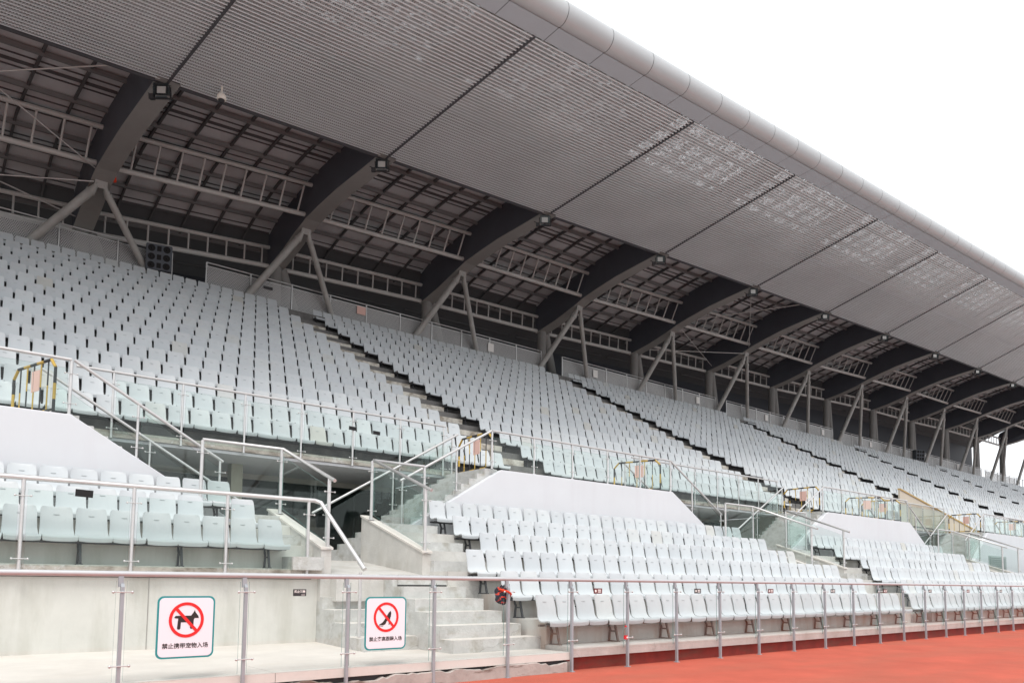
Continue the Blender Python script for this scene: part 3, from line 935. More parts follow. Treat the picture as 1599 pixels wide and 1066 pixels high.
# track-side fence
fence = thing('track_fence', 'long track-side fence of grey posts and clear glass panes under a round steel rail', 'fence', (PX0, YF, 0))
NP = 62
MB().tube([(-8, 0.02, ZR), (PS * NP, 0.02, ZR)], 0.036, 14).build('top_rail', 'rail_red', fence)
pm = MB()
pm.box(-0.020, 0.020, -0.038, 0.012, 0.0, 1.50)
pm.px([(-0.038, 1.498), (0.012, 1.498), (0.012, 1.55), (-0.015, 1.54)], -0.020, 0.020)
pm.box(-0.042, 0.012, -0.008, 0.036, 1.50, 1.63)
pm.box(-0.045, 0.045, -0.06, 0.035, 0.0, 0.012)
post_me = pm.mesh('post', 'post')
for i in range(-3, NP):
    p = link('post', post_me, fence, (PS * i, 0, 0))
    if i < 24:
        for zz in (0.56, 1.44):
            c = link('glass_clamp', clamp_me, p, (0, -0.01, zz))
    if i > -3:
        pane(fence, (PX0 + PS * (i - 1) + 0.06, YF + 0.03), (PX0 + PS * i - 0.06, YF + 0.03), 0.37, 1.575, 0.37, 1.575, gm='glass_clear')

# ------------------------------------------------------------------ back fence of perforated panels
def uv_panel(x0, x1, y, z0, z1, th=0.02):
    m = MB()
    m.add([(x0, y, z0), (x1, y, z0), (x1, y, z1), (x0, y, z1)], [(0, 1, 2, 3)], 0)
    return m
def set_uv_plan(o, au, av):
    me = o.data
    uvl = me.uv_layers.new(name='UVMap')
    co = np.zeros(len(me.vertices) * 3, dtype=np.float32); me.vertices.foreach_get('co', co); co = co.reshape(-1, 3)
    li = np.zeros(len(me.loops), dtype=np.int32); me.loops.foreach_get('vertex_index', li)
    uv = np.stack([co[li, au], co[li, av]], 1)
    uvl.data.foreach_set('uv', uv.reshape(-1).astype(np.float32))
bf_runs = [(-6, 9.35, 'left of the loudspeaker gap'), (10.85, 31.4, 'above the first stair aisle'), (33.2, 49.6, 'between the second and third stair aisles'),
           (51.0, 67.6, 'beyond the third stair aisle'), (69.2, 85.8, 'beyond the fourth stair aisle'), (87.4, 103.8, 'beyond the fifth stair aisle'), (105, 115.5, 'under the last roof rib')]
for (a, b, w) in bf_runs:
    t = thing('back_fence', 'grey perforated metal fence behind the top seat row, ' + w, 'fence', (a, 35.3, 14.37), 'perforated fences behind the top row')
    n = max(2, int(round((b - a) / 2.05)))
    MB().tube([(0, 0, 1.66), (b - a, 0, 1.66)], 0.03, 8).build('top_rail', 'steel', t)
    st = (b - a) / n
    for q in range(n + 1):
        MB().box(st * q - 0.03, st * q + 0.03, -0.03, 0.03, 0, 1.66).build('post', 'steel', t)
    for q in range(n):
        o = uv_panel(st * q + 0.05, st * (q + 1) - 0.05, 0.0, 0.08, 1.48).build('perforated_panel', 'panel_mesh', t)
        set_uv_plan(o, 0, 2)
        for zr_ in (1.48, 0.05): MB().box(st * q + 0.032, st * (q + 1) - 0.032, -0.018, 0.018, zr_, zr_ + 0.035).build('panel_rim', 'steel', t)
# open railing past the end of the roof
t = thing('back_fence', 'open steel railing behind the top row past the end of the roof, against the sky', 'fence', (116.0, 35.3, 14.37), 'perforated fences behind the top row')
MB().tube([(0, 0, 1.62), (32, 0, 1.62)], 0.035, 8).build('top_rail', 'post', t)
for q in range(27):
    MB().box(1.2 * q - 0.05, 1.2 * q + 0.05, -0.03, 0.03, 0, 1.62).build('post', 'post', t)

# ------------------------------------------------------------------ roof
XI = np.array([-12.5, 1.4, 6.1, 14.91, 24.12, 33.23, 42.43, 51.56, 60.84, 70.39, 80.3, 92.3, 105.8, 123.8])
ZI = np.array([17.0, 17.9, 18.24, 18.73, 19.19, 19.66, 20.13, 20.61, 21.02, 21.44, 21.83, 22.22, 22.6, 23.0])
XO = np.array([-12, -3, 6.1, 14.91, 24.12, 33.23, 42.43, 51.56, 60.84, 72, 85, 100, 122])
YO = np.array([16.9, 17.05, 17.2, 17.45, 17.75, 18.0, 18.3, 18.55, 18.8, 19.0, 19.15, 19.3, 19.4])
ZO = np.array([16.85, 17.5, 18.12, 18.85, 19.68, 20.42, 21.17, 21.95, 22.7, 23.5, 24.3, 25.1, 26.0])
# the ribs fan slightly: in plan they lean back towards the left from the strut nodes to the front edge
RN = [6.1, 14.91, 24.12, 33.23, 42.43, 51.56, 60.84, 70.39, 79.92, 89.2, 98.6, 108.2, 117.4]
DXN = [0.5, 0.1, -0.2, -0.75, -0.95, -1.25, -1.5, -1.7, -1.75, -1.8, -1.8, -1.8, -1.8]
RZ = [0.1, 0.35, 0.28, 0.0, -0.1, -0.22, -0.4, -0.36, -0.33, -0.5, -0.45, -0.5, -0.6]
def fan(v):
    x, y, z = v
    k = max(0.0, 33.75 - y) / 7.25
    dz = float(np.interp(x, RN, RZ)) * min(1.0, max(0.0, (y - 27) / 6.75)) * min(1.0, max(0.0, (z - 15.2) / 1.8))
    return (x + float(np.interp(x, RN, DXN)) * k, y, z + dz)
def smooth_interp(x, X, Y):
    p = np.polyfit(X, Y, 5)
    return float(np.polyval(p, x))
def zin(x): return smooth_interp(x, XI, ZI)
def yout(x): return smooth_interp(x, XO, YO)
def zout(x): return smooth_interp(x, XO, ZO)
YIN = 26.5
ROOF0, ROOF1 = -10.0, 117.6
RIB = RN
roof = thing('stand_roof', 'sweeping cantilever stand roof with dark ribs, trusses and a perforated grey soffit', 'roof', (0, 36, 14.37))
def roofp(mb, name, m_, label=None):
    mb.v = [fan(v) for v in mb.v]
    return part(mb, name, m_, roof, label)

LOWP = [(26.3, 0.02), (28.3, -0.06), (30.0, -0.14), (31.6, -0.32), (33.0, -0.52), (34.1, -0.82), (35.6, -1.22), (37.5, -1.60)]
TOPP = [(37.6, -0.35), (37.4, 0.15), (36.5, 0.55), (34.5, 0.97), (32.5, 1.30), (30.5, 1.52), (28.8, 1.60), (26.3, 1.60)]
def deck_rel(y):
    return float(np.interp(y, [20, 26.3, 28.8, 30.5, 32.5, 34.5, 36.5, 37.6, 39.5, 41.2], [1.66, 1.68, 1.68, 1.60, 1.38, 1.05, 0.64, 0.28, -0.5, -1.4]))
for n, R in enumerate([RIB[0] - 9.0] + RIB):
    z = zin(R)
    HW = 0.36
    m = MB().px([(y, z + r_) for y, r_ in LOWP + TOPP], R - HW, R + HW)
    rb = roofp(m, 'roof_rib', 'rib')
    fl = MB()
    L = []
    for (y, r_) in LOWP: L.append((y, z + r_))
    P = [[(R - HW - 0.02, y, zz - 0.035) for y, zz in L], [(R + HW + 0.02, y, zz - 0.035) for y, zz in L]]
    fl.grid(P, 0, False, flip=True)
    fl.grid([[(x_, y_, z_ + 0.03) for (x_, y_, z_) in r_] for r_ in P], 0, False)
    for r_ in P:
        for i in range(len(r_) - 1):
            a, b = r_[i], r_[i + 1]
            fl.add([a, b, (b[0], b[1], b[2] + 0.03), (a[0], a[1], a[2] + 0.03)], [(0, 1, 2, 3)], 0)
    f_ = roofp(fl, 'rib_flange', 'rib_under')
    f_.parent = rb; f_.matrix_parent_inverse = rb.matrix_parent_inverse.copy()
    f_.location = (0, 0, 0); f_.matrix_parent_inverse = Matrix.Identity(4)
    # node and raking struts
    node = Vector((R, 33.75, z - 0.80))
    nb = MB()
    nb.add([(R - 0.22, 33.66, z - 0.66), (R + 0.22, 33.66, z - 0.66), (R + 0.25, 33.75, z - 1.02), (R - 0.25, 33.75, z - 1.02),
            (R - 0.22, 33.74, z - 0.70), (R + 0.22, 33.74, z - 0.70), (R + 0.25, 33.82, z - 1.02), (R - 0.25, 33.82, z - 1.02)],
           [(0, 1, 2, 3), (7, 6, 5, 4), (0, 4, 5, 1), (1, 5, 6, 2), (2, 6, 7, 3), (3, 7, 4, 0)], 0)
    roofp(nb, 'node_bracket', 'rib_under')
    for s, dx in ((-1, 1.95), (1, 1.95)):
        foot = Vector((R + s * dx, 35.05, 15.15))
        d = (foot - node); foot2 = node + d * ((node.z - 14.30) / (node.z - 15.15))
        rr = 0.17 if s < 0 else 0.14
        a = node + d * 0.13
        st = MB().tube([node + Vector((s * 0.12, 0, -0.05)), a, a + d * 0.03, foot2], [0.06, rr * 0.9, rr, rr], 14)
        st.tube([a + d * 0.02, a + d * 0.05], rr * 1.18, 14)
        roofp(st, 'raking_strut', 'strut')
    # thick columns below the rib end
    cl = MB().tube([(R, 37.3, z - 1.2), (R + 0.05, 37.5, 11.0)], 0.30, 18)
    roofp(cl, 'rib_column', 'column')
    cl = MB().tube([(R + 0.3, 37.3, z - 1.6), (R + 2.9, 38.2, 11.5)], 0.28, 18)
    roofp(cl, 'leaning_column', 'column')
    # floodlight at the rib end
RX = [RIB[0] - 9.0] + RIB
for n in range(len(RX) - 1):
    a, b = RX[n] + 0.36, RX[n + 1] - 0.36
    za, zb = zin(RX[n]), zin(RX[n + 1])
    for (y1, r1, y2, r2, nm) in ((32.5, 0.88, 33.2, -0.30, 'ladder_truss'), (37.35, -0.55, 37.4, -1.50, 'ladder_truss')):
        m = MB()
        m.tube([(a, y1, za + r1), (b, y1, zb + r1)], 0.10, 12)
        m.tube([(a, y2, za + r2), (b, y2, zb + r2)], 0.115, 12)
        K = 9
        for q in range(K):
            tt = (q + 0.6) / K
            xx = a + (b - a) * tt; zz = za + (zb - za) * tt
            m.tube([(xx, y1, zz + r1), (xx, y2, zz + r2)], 0.045, 8)
        roofp(m, nm, 'truss')
# deck with purlins; open grid near the outer edge
ys_deck = [22.6, 24.5, 26.5, 28.0, 29.5, 30.5, 32.5, 34.5, 36.5, 37.6, 39.5, 41.2]
xs_deck = np.linspace(ROOF0, ROOF1, 60)
def deck_z(x, y):
    if y >= YIN: return zin(x) + deck_rel(y)
    t = (YIN - y) / (YIN - yout(x))
    return (zin(x) + 1.68) * (1 - t) + (zout(x) + 0.55) * t
for n in range(len(RX)):
    a = ROOF0 if n == 0 else RX[n - 1]
    b = RX[n]
    m = MB()
    xs = np.linspace(a, b, 6)
    m.grid([[(x, y, deck_z(x, y)) for y in ys_deck] for x in xs], 0, False, flip=False)
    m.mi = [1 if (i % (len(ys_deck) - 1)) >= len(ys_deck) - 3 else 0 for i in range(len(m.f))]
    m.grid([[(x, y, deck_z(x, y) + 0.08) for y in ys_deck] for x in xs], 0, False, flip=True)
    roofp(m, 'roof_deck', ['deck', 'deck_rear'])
    if a == ROOF0: a = max(a, RX[0] - 6)
    pl_ = MB()
    for y in (27.6, 29.75, 31.9, 34.2, 36.4, 38.6):       # main purlins
        P0 = [(x, y, deck_z(x, y) - 0.14) for x in (a + 0.36, b - 0.36)]
        pl_.bar(P0[0], P0[1], 0.10, 0.18, 0)
    for y in (26.9, 28.3, 28.95, 30.45, 31.15, 32.6, 33.4, 35.0, 35.7, 37.2):      # thin deck joints
        P0 = [(x, y, deck_z(x, y) - 0.03) for x in (a + 0.36, b - 0.36)]
        pl_.bar(P0[0], P0[1], 0.03, 0.05, 1)
    for y in (28.65, 30.8, 33.05, 35.3, 37.5, 39.6, 40.4):
        P0 = [(x, y, deck_z(x, y) - 0.05) for x in (a + 0.36, b - 0.36)]
        pl_.bar(P0[0], P0[1], 0.07, 0.10, 1)
    for q in range(1, 6):
        xx = a + (b - a) * q / 6
        yy = [26.6 + 0.8 * w for w in range(16)]
        for y0, y1 in zip(yy[:-1], yy[1:]):
            pl_.bar((xx, y0, deck_z(xx, y0) - 0.09), (xx, y1, deck_z(xx, y1) - 0.09), 0.09, 0.12, 1)
    roofp(pl_, 'purlins', ['purlin_light', 'purlin'])
# lattice over the outer soffit: solid bands and beams with open skylights between
lat = MB()
def rel_pt(x, t, up):         # t=0 inner edge of soffit, 1 outer edge
    y = YIN + (yout(x) - YIN) * t
    z = zin(x) + (zout(x) - zin(x)) * t
    return (x, y, z + up)
for n in range(len(RX) - 1):
    a, b = RX[n], RX[n + 1]
    bays = 5
    xs = np.linspace(a, b, 13)
    for (t0, t1) in ((0.40, 0.55), (0.60, 0.635), (0.70, 0.715), (0.80, 0.835), (0.90, 0.915), (0.992, 1.03)):
        P = [[rel_pt(x, t0, 0.75), rel_pt(x, t1, 0.75)] for x in xs]
        lat.grid(P, 0, False)
    for q in range(0, 8):
        xx = a + (b - a) * q / 7.0
        p, p2 = rel_pt(xx, 0.5, 0.7), rel_pt(xx, 1.0, 0.7)
        lat.bar(p, p2, 0.10 if q % 2 else 0.16, 0.18, 0)
    sk = MB(); sk.grid([[rel_pt(x, 0.5, 0.95), rel_pt(x, 1.04, 0.95)] for x in xs], 0, False)
    roofp(sk, 'light_filter_sheet', 'skylight_dim' if n < 3 else 'skylight')  # added to thin and break up the sky light above the soffit
    # last part of each bay is roofed over
    P = [[rel_pt(x, 0.5, 0.76), rel_pt(x, 1.03, 0.76)] for x in np.linspace(a + (b - a) * 0.80, b, 3)]
    lat.grid(P, 0, False)
roofp(lat, 'skylight_lattice', 'truss')
bk = MB()
bk.grid([[rel_pt(x, -0.004, 0.16), rel_pt(x, 0.2, 0.16), rel_pt(x, 0.44, 0.16)] for x in np.linspace(ROOF0, ROOF1, 60)], 0, False)
roofp(bk, 'soffit_backing', 'rib_under')
# soffit panels: corrugated perforated sheet between rib seams
NC = 56
for n in range(len(RX)):
    a = ROOF0 if n == 0 else RX[n - 1] + 0.04
    b = RX[n] - 0.04
    xs = np.linspace(a, b, 9)
    P = []
    for x in xs:
        row = []
        for c in range(NC):
            for (fr, up) in ((0.0, 0.07), (0.56, 0.07), (0.62, 0.0), (0.94, 0.0)):
                row.append(rel_pt(x, (c + fr) / NC, up))
        row.append(rel_pt(x, 1.0, 0.0))
        P.append(row)
    m = MB(); m.grid(P, 0, False)
    ncol = 4 * NC + 1
    m.mi = [1 if (i % (ncol - 1)) % 4 == 2 else 0 for i in range(len(m.f))]
    o = roofp(m, 'soffit_panel', ['soffit', 'soffit_ridge'])
    me_ = o.data
    uvl = me_.uv_layers.new(name='UVMap')
    li = np.zeros(len(me_.loops), dtype=np.int32); me_.loops.foreach_get('vertex_index', li)
    ncol = 4 * NC + 1
    arc = np.zeros(ncol)
    for c in range(1, ncol):
        arc[c] = arc[c - 1] + (np.linalg.norm(np.array(P[4][c]) - np.array(P[4][c - 1])))
    uv = np.stack([np.array([xs[i // ncol] for i in li]), arc[li % ncol]], 1)
    uvl.data.foreach_set('uv', uv.reshape(-1).astype(np.float32))
sm = MB()
for n in range(len(RX)):
    x = RX[n]
    p, q = rel_pt(x, 0.0, 0.03), rel_pt(x, 1.0, 0.03)
    sm.bar(p, q, 0.09, 0.10, 0)
roofp(sm, 'soffit_seams', 'seam')
# inner edge trim, fascia strip and edge tube
tr = MB()
xs = np.linspace(ROOF0, ROOF1, 80)
for x0, x1 in zip(xs[:-1], xs[1:]):
    p, q = rel_pt(x0, 0, 0), rel_pt(x1, 0, 0)
    tr.bar((p[0], p[1] + 0.04, p[2] + 0.05), (q[0], q[1] + 0.04, q[2] + 0.05), 0.08, 0.16)
roofp(tr, 'soffit_edge_trim', 'seam')
SW = 0.68
def strip_pt(x, d, up=0.0):
    return (x, yout(x) - d, zout(x) + 0.05 + 0.06 * d + up)
fs_m = MB(); tb = MB(); jn = MB()
x = -9.5; SEGL = 9.13 / 4
cuts = []
xx = RX[0] - 2 * SEGL
while xx < ROOF1: cuts.append(xx); xx += SEGL
for x0, x1 in zip(cuts[:-1], cuts[1:]):
    fs_m.grid([[strip_pt(x0 + 0.012, 0), strip_pt(x0 + 0.012, SW)], [strip_pt(x1 - 0.012, 0), strip_pt(x1 - 0.012, SW)]], 0, False)
    fs_m.grid([[strip_pt(x0 + 0.012, 0, 0.05), strip_pt(x0 + 0.012, SW, 0.05)], [strip_pt(x1 - 0.012, 0, 0.05), strip_pt(x1 - 0.012, SW, 0.05)]], 0, False, flip=True)
    c0, c1 = strip_pt(x0 + 0.012, SW + 0.05, 0.42), strip_pt(x1 - 0.012, SW + 0.05, 0.42)
    tb.tube([c0, c1], 0.41, 28, cap=False)
    jn.tube([strip_pt(x1 - 0.03, SW + 0.05, 0.42), strip_pt(x1 + 0.03, SW + 0.05, 0.42)], 0.402, 28, cap=False)
    jn.bar(strip_pt(x1, 0, 0.03), strip_pt(x1, SW, 0.03), 0.05, 0.03)
roofp(fs_m, 'fascia_strip', 'alu_strip')
roofp(tb, 'edge_tube', 'alu')
roofp(jn, 'cladding_joints', 'joint')
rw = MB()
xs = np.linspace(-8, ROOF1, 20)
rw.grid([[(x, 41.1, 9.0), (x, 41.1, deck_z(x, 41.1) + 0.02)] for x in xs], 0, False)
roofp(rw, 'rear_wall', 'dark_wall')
# gable of the far roof end: a thin arched edge beam over the last rib
m = MB()
gx = ROOF1
zg = zin(gx)
m.px([(y, zg + r_ - 0.02) for y, r_ in LOWP[:6]] + [(36.0, zg - 1.3), (36.6, zg - 0.8), (34.5, zg + 0.75), (32.5, zg + 1.08), (28.8, zg + 1.40), (26.3, zg + 1.40)], gx, gx + 0.3)
roofp(m, 'roof_gable', 'alu')
# cross bracing rods in the near bay and one further bay
cb = MB()
def rod(p, q, r=0.028): cb.tube([p, q], r, 6)
for (na, r) in ((0, 0.02), (5, 0.02)):
    xa, xb = RX[na], RX[na + 1]
    za, zb = zin(xa), zin(xb)
    rod((xa + 0.4, 27.0, za + 0.9), (xb - 0.3, 33.3, zb - 0.5)); rod((xb - 0.4, 27.2, zb + 0.9), (xa + 0.4, 33.0, za - 0.1))
    rod((xa + 0.4, 33.4, za - 0.4), (xb - 0.3, 36.8, zb - 1.2)); rod((xb - 0.3, 33.6, zb - 0.9), (xa + 0.4, 36.8, za - 1.2))
roofp(cb, 'bracing_rods', 'cable')

# ------------------------------------------------------------------ floodlights under the soffit edge
fl_t = thing('floodlight', 'x', 'floodlight', (0, 0, 0), 'floodlights at the rib ends')
b = MB()
b.add([(-0.34, 0.22, 0.10), (0.34, 0.22, 0.10), (0.34, 0.22, 0.62), (-0.34, 0.22, 0.62),
       (-0.42, -0.16, 0.02), (0.42, -0.16, 0.02), (0.42, -0.16, 0.66), (-0.42, -0.16, 0.66)],
      [(0, 1, 2, 3), (0, 4, 5, 1), (1, 5, 6, 2), (2, 6, 7, 3), (3, 7, 4, 0)])
b.build('housing', 'lamp_body', fl_t)
b = MB(); b.add([(-0.40, -0.15, 0.04), (0.40, -0.15, 0.04), (0.40, -0.15, 0.64), (-0.40, -0.15, 0.64)], [(0, 1, 2, 3)]); b.build('front_glass', 'clear', fl_t)
b = MB(); b.add([(-0.28, -0.05, 0.14), (0.22, -0.05, 0.14), (0.22, 0.05, 0.55), (-0.28, 0.05, 0.55)], [(0, 1, 2, 3)]); b.build('reflector', 'lamp_glass', fl_t)
b = MB(); b.box(-0.5, -0.45, -0.05, 0.1, -0.12, 0.5); b.box(0.45, 0.5, -0.05, 0.1, -0.12, 0.5); b.box(-0.5, 0.5, -0.05, 0.1, -0.16, -0.10); b.build('yoke', 'black', fl_t)
b = MB(); b.box(-0.75, -0.48, -0.1, 0.2, -0.18, 0.10); b.tube([(-0.5, 0, 0), (-0.9, 0.3, 0.25)], 0.03, 8); b.build('ballast_box', 'black', fl_t)
b = MB(); b.box(-0.33, 0.33, -0.20, -0.02, -0.10, -0.07); b.build('visor', 'lamp_body', fl_t)
ftags = ['at the nearest rib', 'at the second rib', 'at the third rib', 'at the fourth rib', 'at the fifth rib', 'at the sixth rib', 'at the seventh rib',
         'at the eighth rib', 'at the ninth rib', 'at the tenth rib', 'at the eleventh rib']
for n in range(11):
    o = fl_t if n == 0 else copy_tree(fl_t)
    R = RIB[n]
    o.location = (fan((R, 26.55, 18))[0] - 0.12, 26.55, zin(R) - 0.47)
    o.rotation_euler = (math.radians(14), 0, math.radians(-38)); o.scale = (0.58, 0.58, 0.58)
    o['label'] = 'box floodlight with bright reflector under the soffit edge ' + ftags[n]
# dome camera
t = thing('dome_camera', 'cream dome security camera hanging from the soffit edge', 'security camera', (8.12, 25.6, 18.33))
MB().tube([(0, 0, -0.30), (0, 0, 0)], 0.03, 10).build('drop_pole', 'ptz', t)
m = MB(); m.tube([(0, 0, -0.50), (0, 0, -0.46), (0, 0, -0.36), (0, 0, -0.28), (0, 0, -0.24)], [0.14, 0.16, 0.15, 0.10, 0.04], 16); m.build('housing', 'ptz', t)
MB().ball((0, 0, -0.51), 0.11, 14).build('dome', 'black', t)
# small red bell hanging by the nearest node
t = thing('hanging_bell', 'small orange-red bell hanging by the nearest rib node', 'bell', (6.5, 33.6, zin(6.5) - 0.45))
m = MB(); m.tube([(0, 0, 0.12), (0, 0, 0.06), (0, 0, -0.12), (0, 0, -0.16)], [0.05, 0.12, 0.14, 0.02], 12); m.build('shell', 'orange_red', t)
MB().tube([(0, 0, 0.1), (0, 0.05, 0.4)], 0.015, 6).build('hanger', 'black', t)

# ------------------------------------------------------------------ loudspeakers
def loudspeaker(loc, rz, label):
    t = thing('loudspeaker', label, 'loudspeaker', loc, 'loudspeakers behind the top row')
    t.rotation_euler = (math.radians(6), 0, rz)
    m = MB().box(-0.52, 0.52, -0.3, 0.35, 0, 1.12)
    o = m.build('cabinet', 'speaker', t)
    bv = o.modifiers.new('bevel', 'BEVEL'); bv.width = 0.05; bv.segments = 2
    for i in range(3):
        for s in (-1, 1):
            c = MB(); c.tube([(s * 0.30, -0.306, 0.2 + 0.36 * i), (s * 0.30, -0.318, 0.2 + 0.36 * i)], 0.145, 20)
            c.ball((s * 0.30, -0.31, 0.2 + 0.36 * i), 0.05, 8)
            c.build('driver', 'cone', t)
        MB().box(-0.085, 0.085, -0.318, -0.302, 0.09 + 0.36 * i, 0.31 + 0.36 * i).build('horn', 'cone', t)
    MB().box(-0.3, 0.3, -0.2, 0.2, -0.5, 0.0).build('stand', 'black', t)
    return t
loudspeaker((8.72, 34.95, 14.88), math.radians(-14), 'black six-driver loudspeaker by the gap in the back fence near the first strut')
loudspeaker((85.0, 34.9, 14.9), math.radians(-30), 'distant black loudspeaker behind the top row near the far end')

# ------------------------------------------------------------------ signs
def text_mesh(txt, size, name, mat_, parent, loc, align='CENTER', depth=0.001, squeeze=1.0):
    cu = bpy.data.curves.new(name, 'FONT')
    cu.body = txt; cu.size = size; cu.align_x = align; cu.align_y = 'CENTER'
    cu.extrude = depth; cu.offset = 0.0012; cu.space_character = 1.0; cu.resolution_u = 3
    tmp = bpy.data.objects.new(name, cu); COL.objects.link(tmp)
    bpy.context.view_layer.update()
    dg = bpy.context.evaluated_depsgraph_get()
    me = bpy.data.meshes.new_from_object(tmp.evaluated_get(dg))
    bpy.data.objects.remove(tmp); 
    me.materials.clear(); me.materials.append(M[mat_])
    o = link(name, me, parent)
    o.rotation_euler = (math.radians(90), 0, 0); o.location = loc; o.scale = (squeeze, 1, 1)
    return o
def rrect(w, h, r, n=6):
    pts = []
    for cx, cz, a0 in ((w / 2 - r, h / 2 - r, 0), (-w / 2 + r, h / 2 - r, 90), (-w / 2 + r, -h / 2 + r, 180), (w / 2 - r, -h / 2 + r, 270)):
        for k in range(n + 1):
            a = math.radians(a0 + 90 * k / n); pts.append((cx + r * math.cos(a), cz + r * math.sin(a)))
    return pts
def ring(mb, cx, cz, ro, ri, y0, y1, n=48, sq=1.0):
    vo = [(cx + ro * math.cos(2 * math.pi * k / n), cz + sq * ro * math.sin(2 * math.pi * k / n)) for k in range(n)]
    vi = [(cx + ri * math.cos(2 * math.pi * k / n), cz + sq * ri * math.sin(2 * math.pi * k / n)) for k in range(n)]
    for k in range(n):
        k2 = (k + 1) % n
        mb.py([vo[k], vo[k2], vi[k2], vi[k]], y0, y1)
def prohibition(xc, zc, w, h, label, txt, pict):
    t = thing('prohibition_sign', label, 'sign', (xc, YF - 0.02, zc), 'prohibition signs on the track fence')
    MB().py(rrect(w, h, 0.075), 0.0, 0.010).build('border', 'teal', t)
    MB().py(rrect(w - 0.045, h - 0.045, 0.06), -0.003, 0.0).build('panel', 'sign_white', t)
    cz = 0.09
    R = 0.212
    p = MB()
    pict(p, cz, R)
    p.build('pictogram', 'sign_ink', t)
    r = MB(); ring(r, 0, cz, R, R - 0.036, -0.008, -0.0032, sq=1.04)
    a = math.radians(-48); c, s = math.cos(a), math.sin(a); L = R - 0.02; hw = 0.0185
    r.py([(-c * L - s * -hw, cz - s * L + c * -hw), (c * L - s * -hw, cz + s * L + c * -hw), (c * L - s * hw, cz + s * L + c * hw), (-c * L - s * hw, cz - s * L + c * hw)], -0.0085, -0.0062)
    r.build('prohibition_ring', 'red', t)
    text_mesh(txt, 0.070, 'lettering', 'sign_ink', t, (0, -0.0042, -0.235))
    return t
def dog(p, cz, R):
    k = R / 0.212
    body = [(-0.140, 0.040), (-0.132, 0.052), (0.055, 0.052), (0.085, 0.095), (0.098, 0.122), (0.106, 0.095), (0.145, 0.045), (0.150, 0.020), (0.100, 0.022), (0.088, 0.000),
            (0.086, -0.075), (0.080, -0.110), (0.058, -0.116), (0.046, -0.100), (0.050, -0.030), (-0.066, -0.030), (-0.070, -0.108), (-0.082, -0.120), (-0.102, -0.118), (-0.110, -0.105), (-0.100, 0.018), (-0.138, 0.022), (-0.148, 0.030)]
    p.py([(x * k, cz + z * k) for x, z in body], -0.006, -0.0031)
def shoe(p, cz, R):
    s = [(-0.125, -0.115), (-0.060, -0.078), (-0.005, -0.010), (0.045, 0.070), (0.075, 0.092), (0.085, 0.060), (0.080, 0.005), (0.050, -0.020), (0.010, -0.060), (-0.012, -0.105), (-0.050, -0.120)]
    p.py([(x, cz + z) for x, z in s], -0.006, -0.0031)
    p.py([(0.046, cz - 0.022), (0.072, cz + 0.000), (0.062, cz - 0.07), (0.056, cz - 0.115), (0.044, cz - 0.115), (0.050, cz - 0.06)], -0.006, -0.0031)
    p.py([(-0.125, cz - 0.124), (-0.05, cz - 0.130), (-0.05, cz - 0.136), (-0.125, cz - 0.131)], -0.006, -0.0031)
prohibition(3.052, 1.002, 0.70, 0.775, 'white no-dogs prohibition sign with teal border and red ring on the fence', '禁止携带宠物入场', dog)
prohibition(5.93, 0.975, 0.70, 0.785, 'white no-high-heels prohibition sign with teal border and red ring on the fence', '禁止穿高跟鞋入场', shoe)
# dark "no climbing" plate on the glass
def small_plate(x, z, w, h, label, m_='plate', txt=None, y=YF, icon=False):
    t = thing('small_notice', label, 'notice', (x, y - 0.012, z), 'small dark notices on the track fence')
    MB().box(-w / 2, w / 2, 0, 0.008, -h / 2, h / 2).build('plate', m_, t)
    if txt:
        text_mesh(txt, h * 0.42, 'lettering', 'paper', t, (0, -0.002, 0.012))
        MB().box(w * 0.12, w * 0.40, -0.002, 0, -h * 0.36, -h * 0.29).build('underline', 'paper', t)
    if icon:
        m = MB(); m.tube([(-w * 0.28, -0.002, 0), (-w * 0.28, 0, 0)], h * 0.25, 12)
        for k in range(2): m.box(-w * 0.02, w * 0.36, -0.002, 0, h * (0.08 - 0.34 * k), h * (0.28 - 0.34 * k))
        m.build('markings', 'paper', t)
    return t
small_plate(4.555, 1.43, 0.19, 0.095, 'small dark no-climbing notice on the glass left of the high-heels sign', txt='禁止攀爬')
for k, (x, m_) in enumerate(((10.48, 'plate_red'), (13.52, 'plate'), (16.32, 'plate_red'), (19.23, 'plate'), (22.19, 'plate_red'), (25.2, 'plate'), (28.2, 'plate_red'), (31.2, 'plate'))):
    small_plate(x, 1.455, 0.22, 0.10, 'small %s notice on the fence glass, %s from the cloth bundle' % ('dark red' if m_ == 'plate_red' else 'black', ORD[k]), m_, icon=True)
# black plates on the seats / slab rail glass
for (x, y, z, w, h, lab) in ((2.47, 13.62, 2.93, 0.25, 0.115, 'plain black rectangle on the left block handrail glass'),
                             (9.78, 18.69, 5.72, 0.22, 0.10, 'left of two black plates on the glass above the nearest entrance'),
                             (10.52, 18.69, 5.69, 0.22, 0.10, 'right of two black plates on the glass above the nearest entrance')):
    o = MB().box(-w / 2, w / 2, -0.006, 0.006, -h / 2, h / 2).build('black_plate', 'black_cloth')
    o.location = (x, y, z); o.rotation_euler = (0, math.radians(2), 0)
    tag(o, lab, 'plate', 'black plates on the glass')
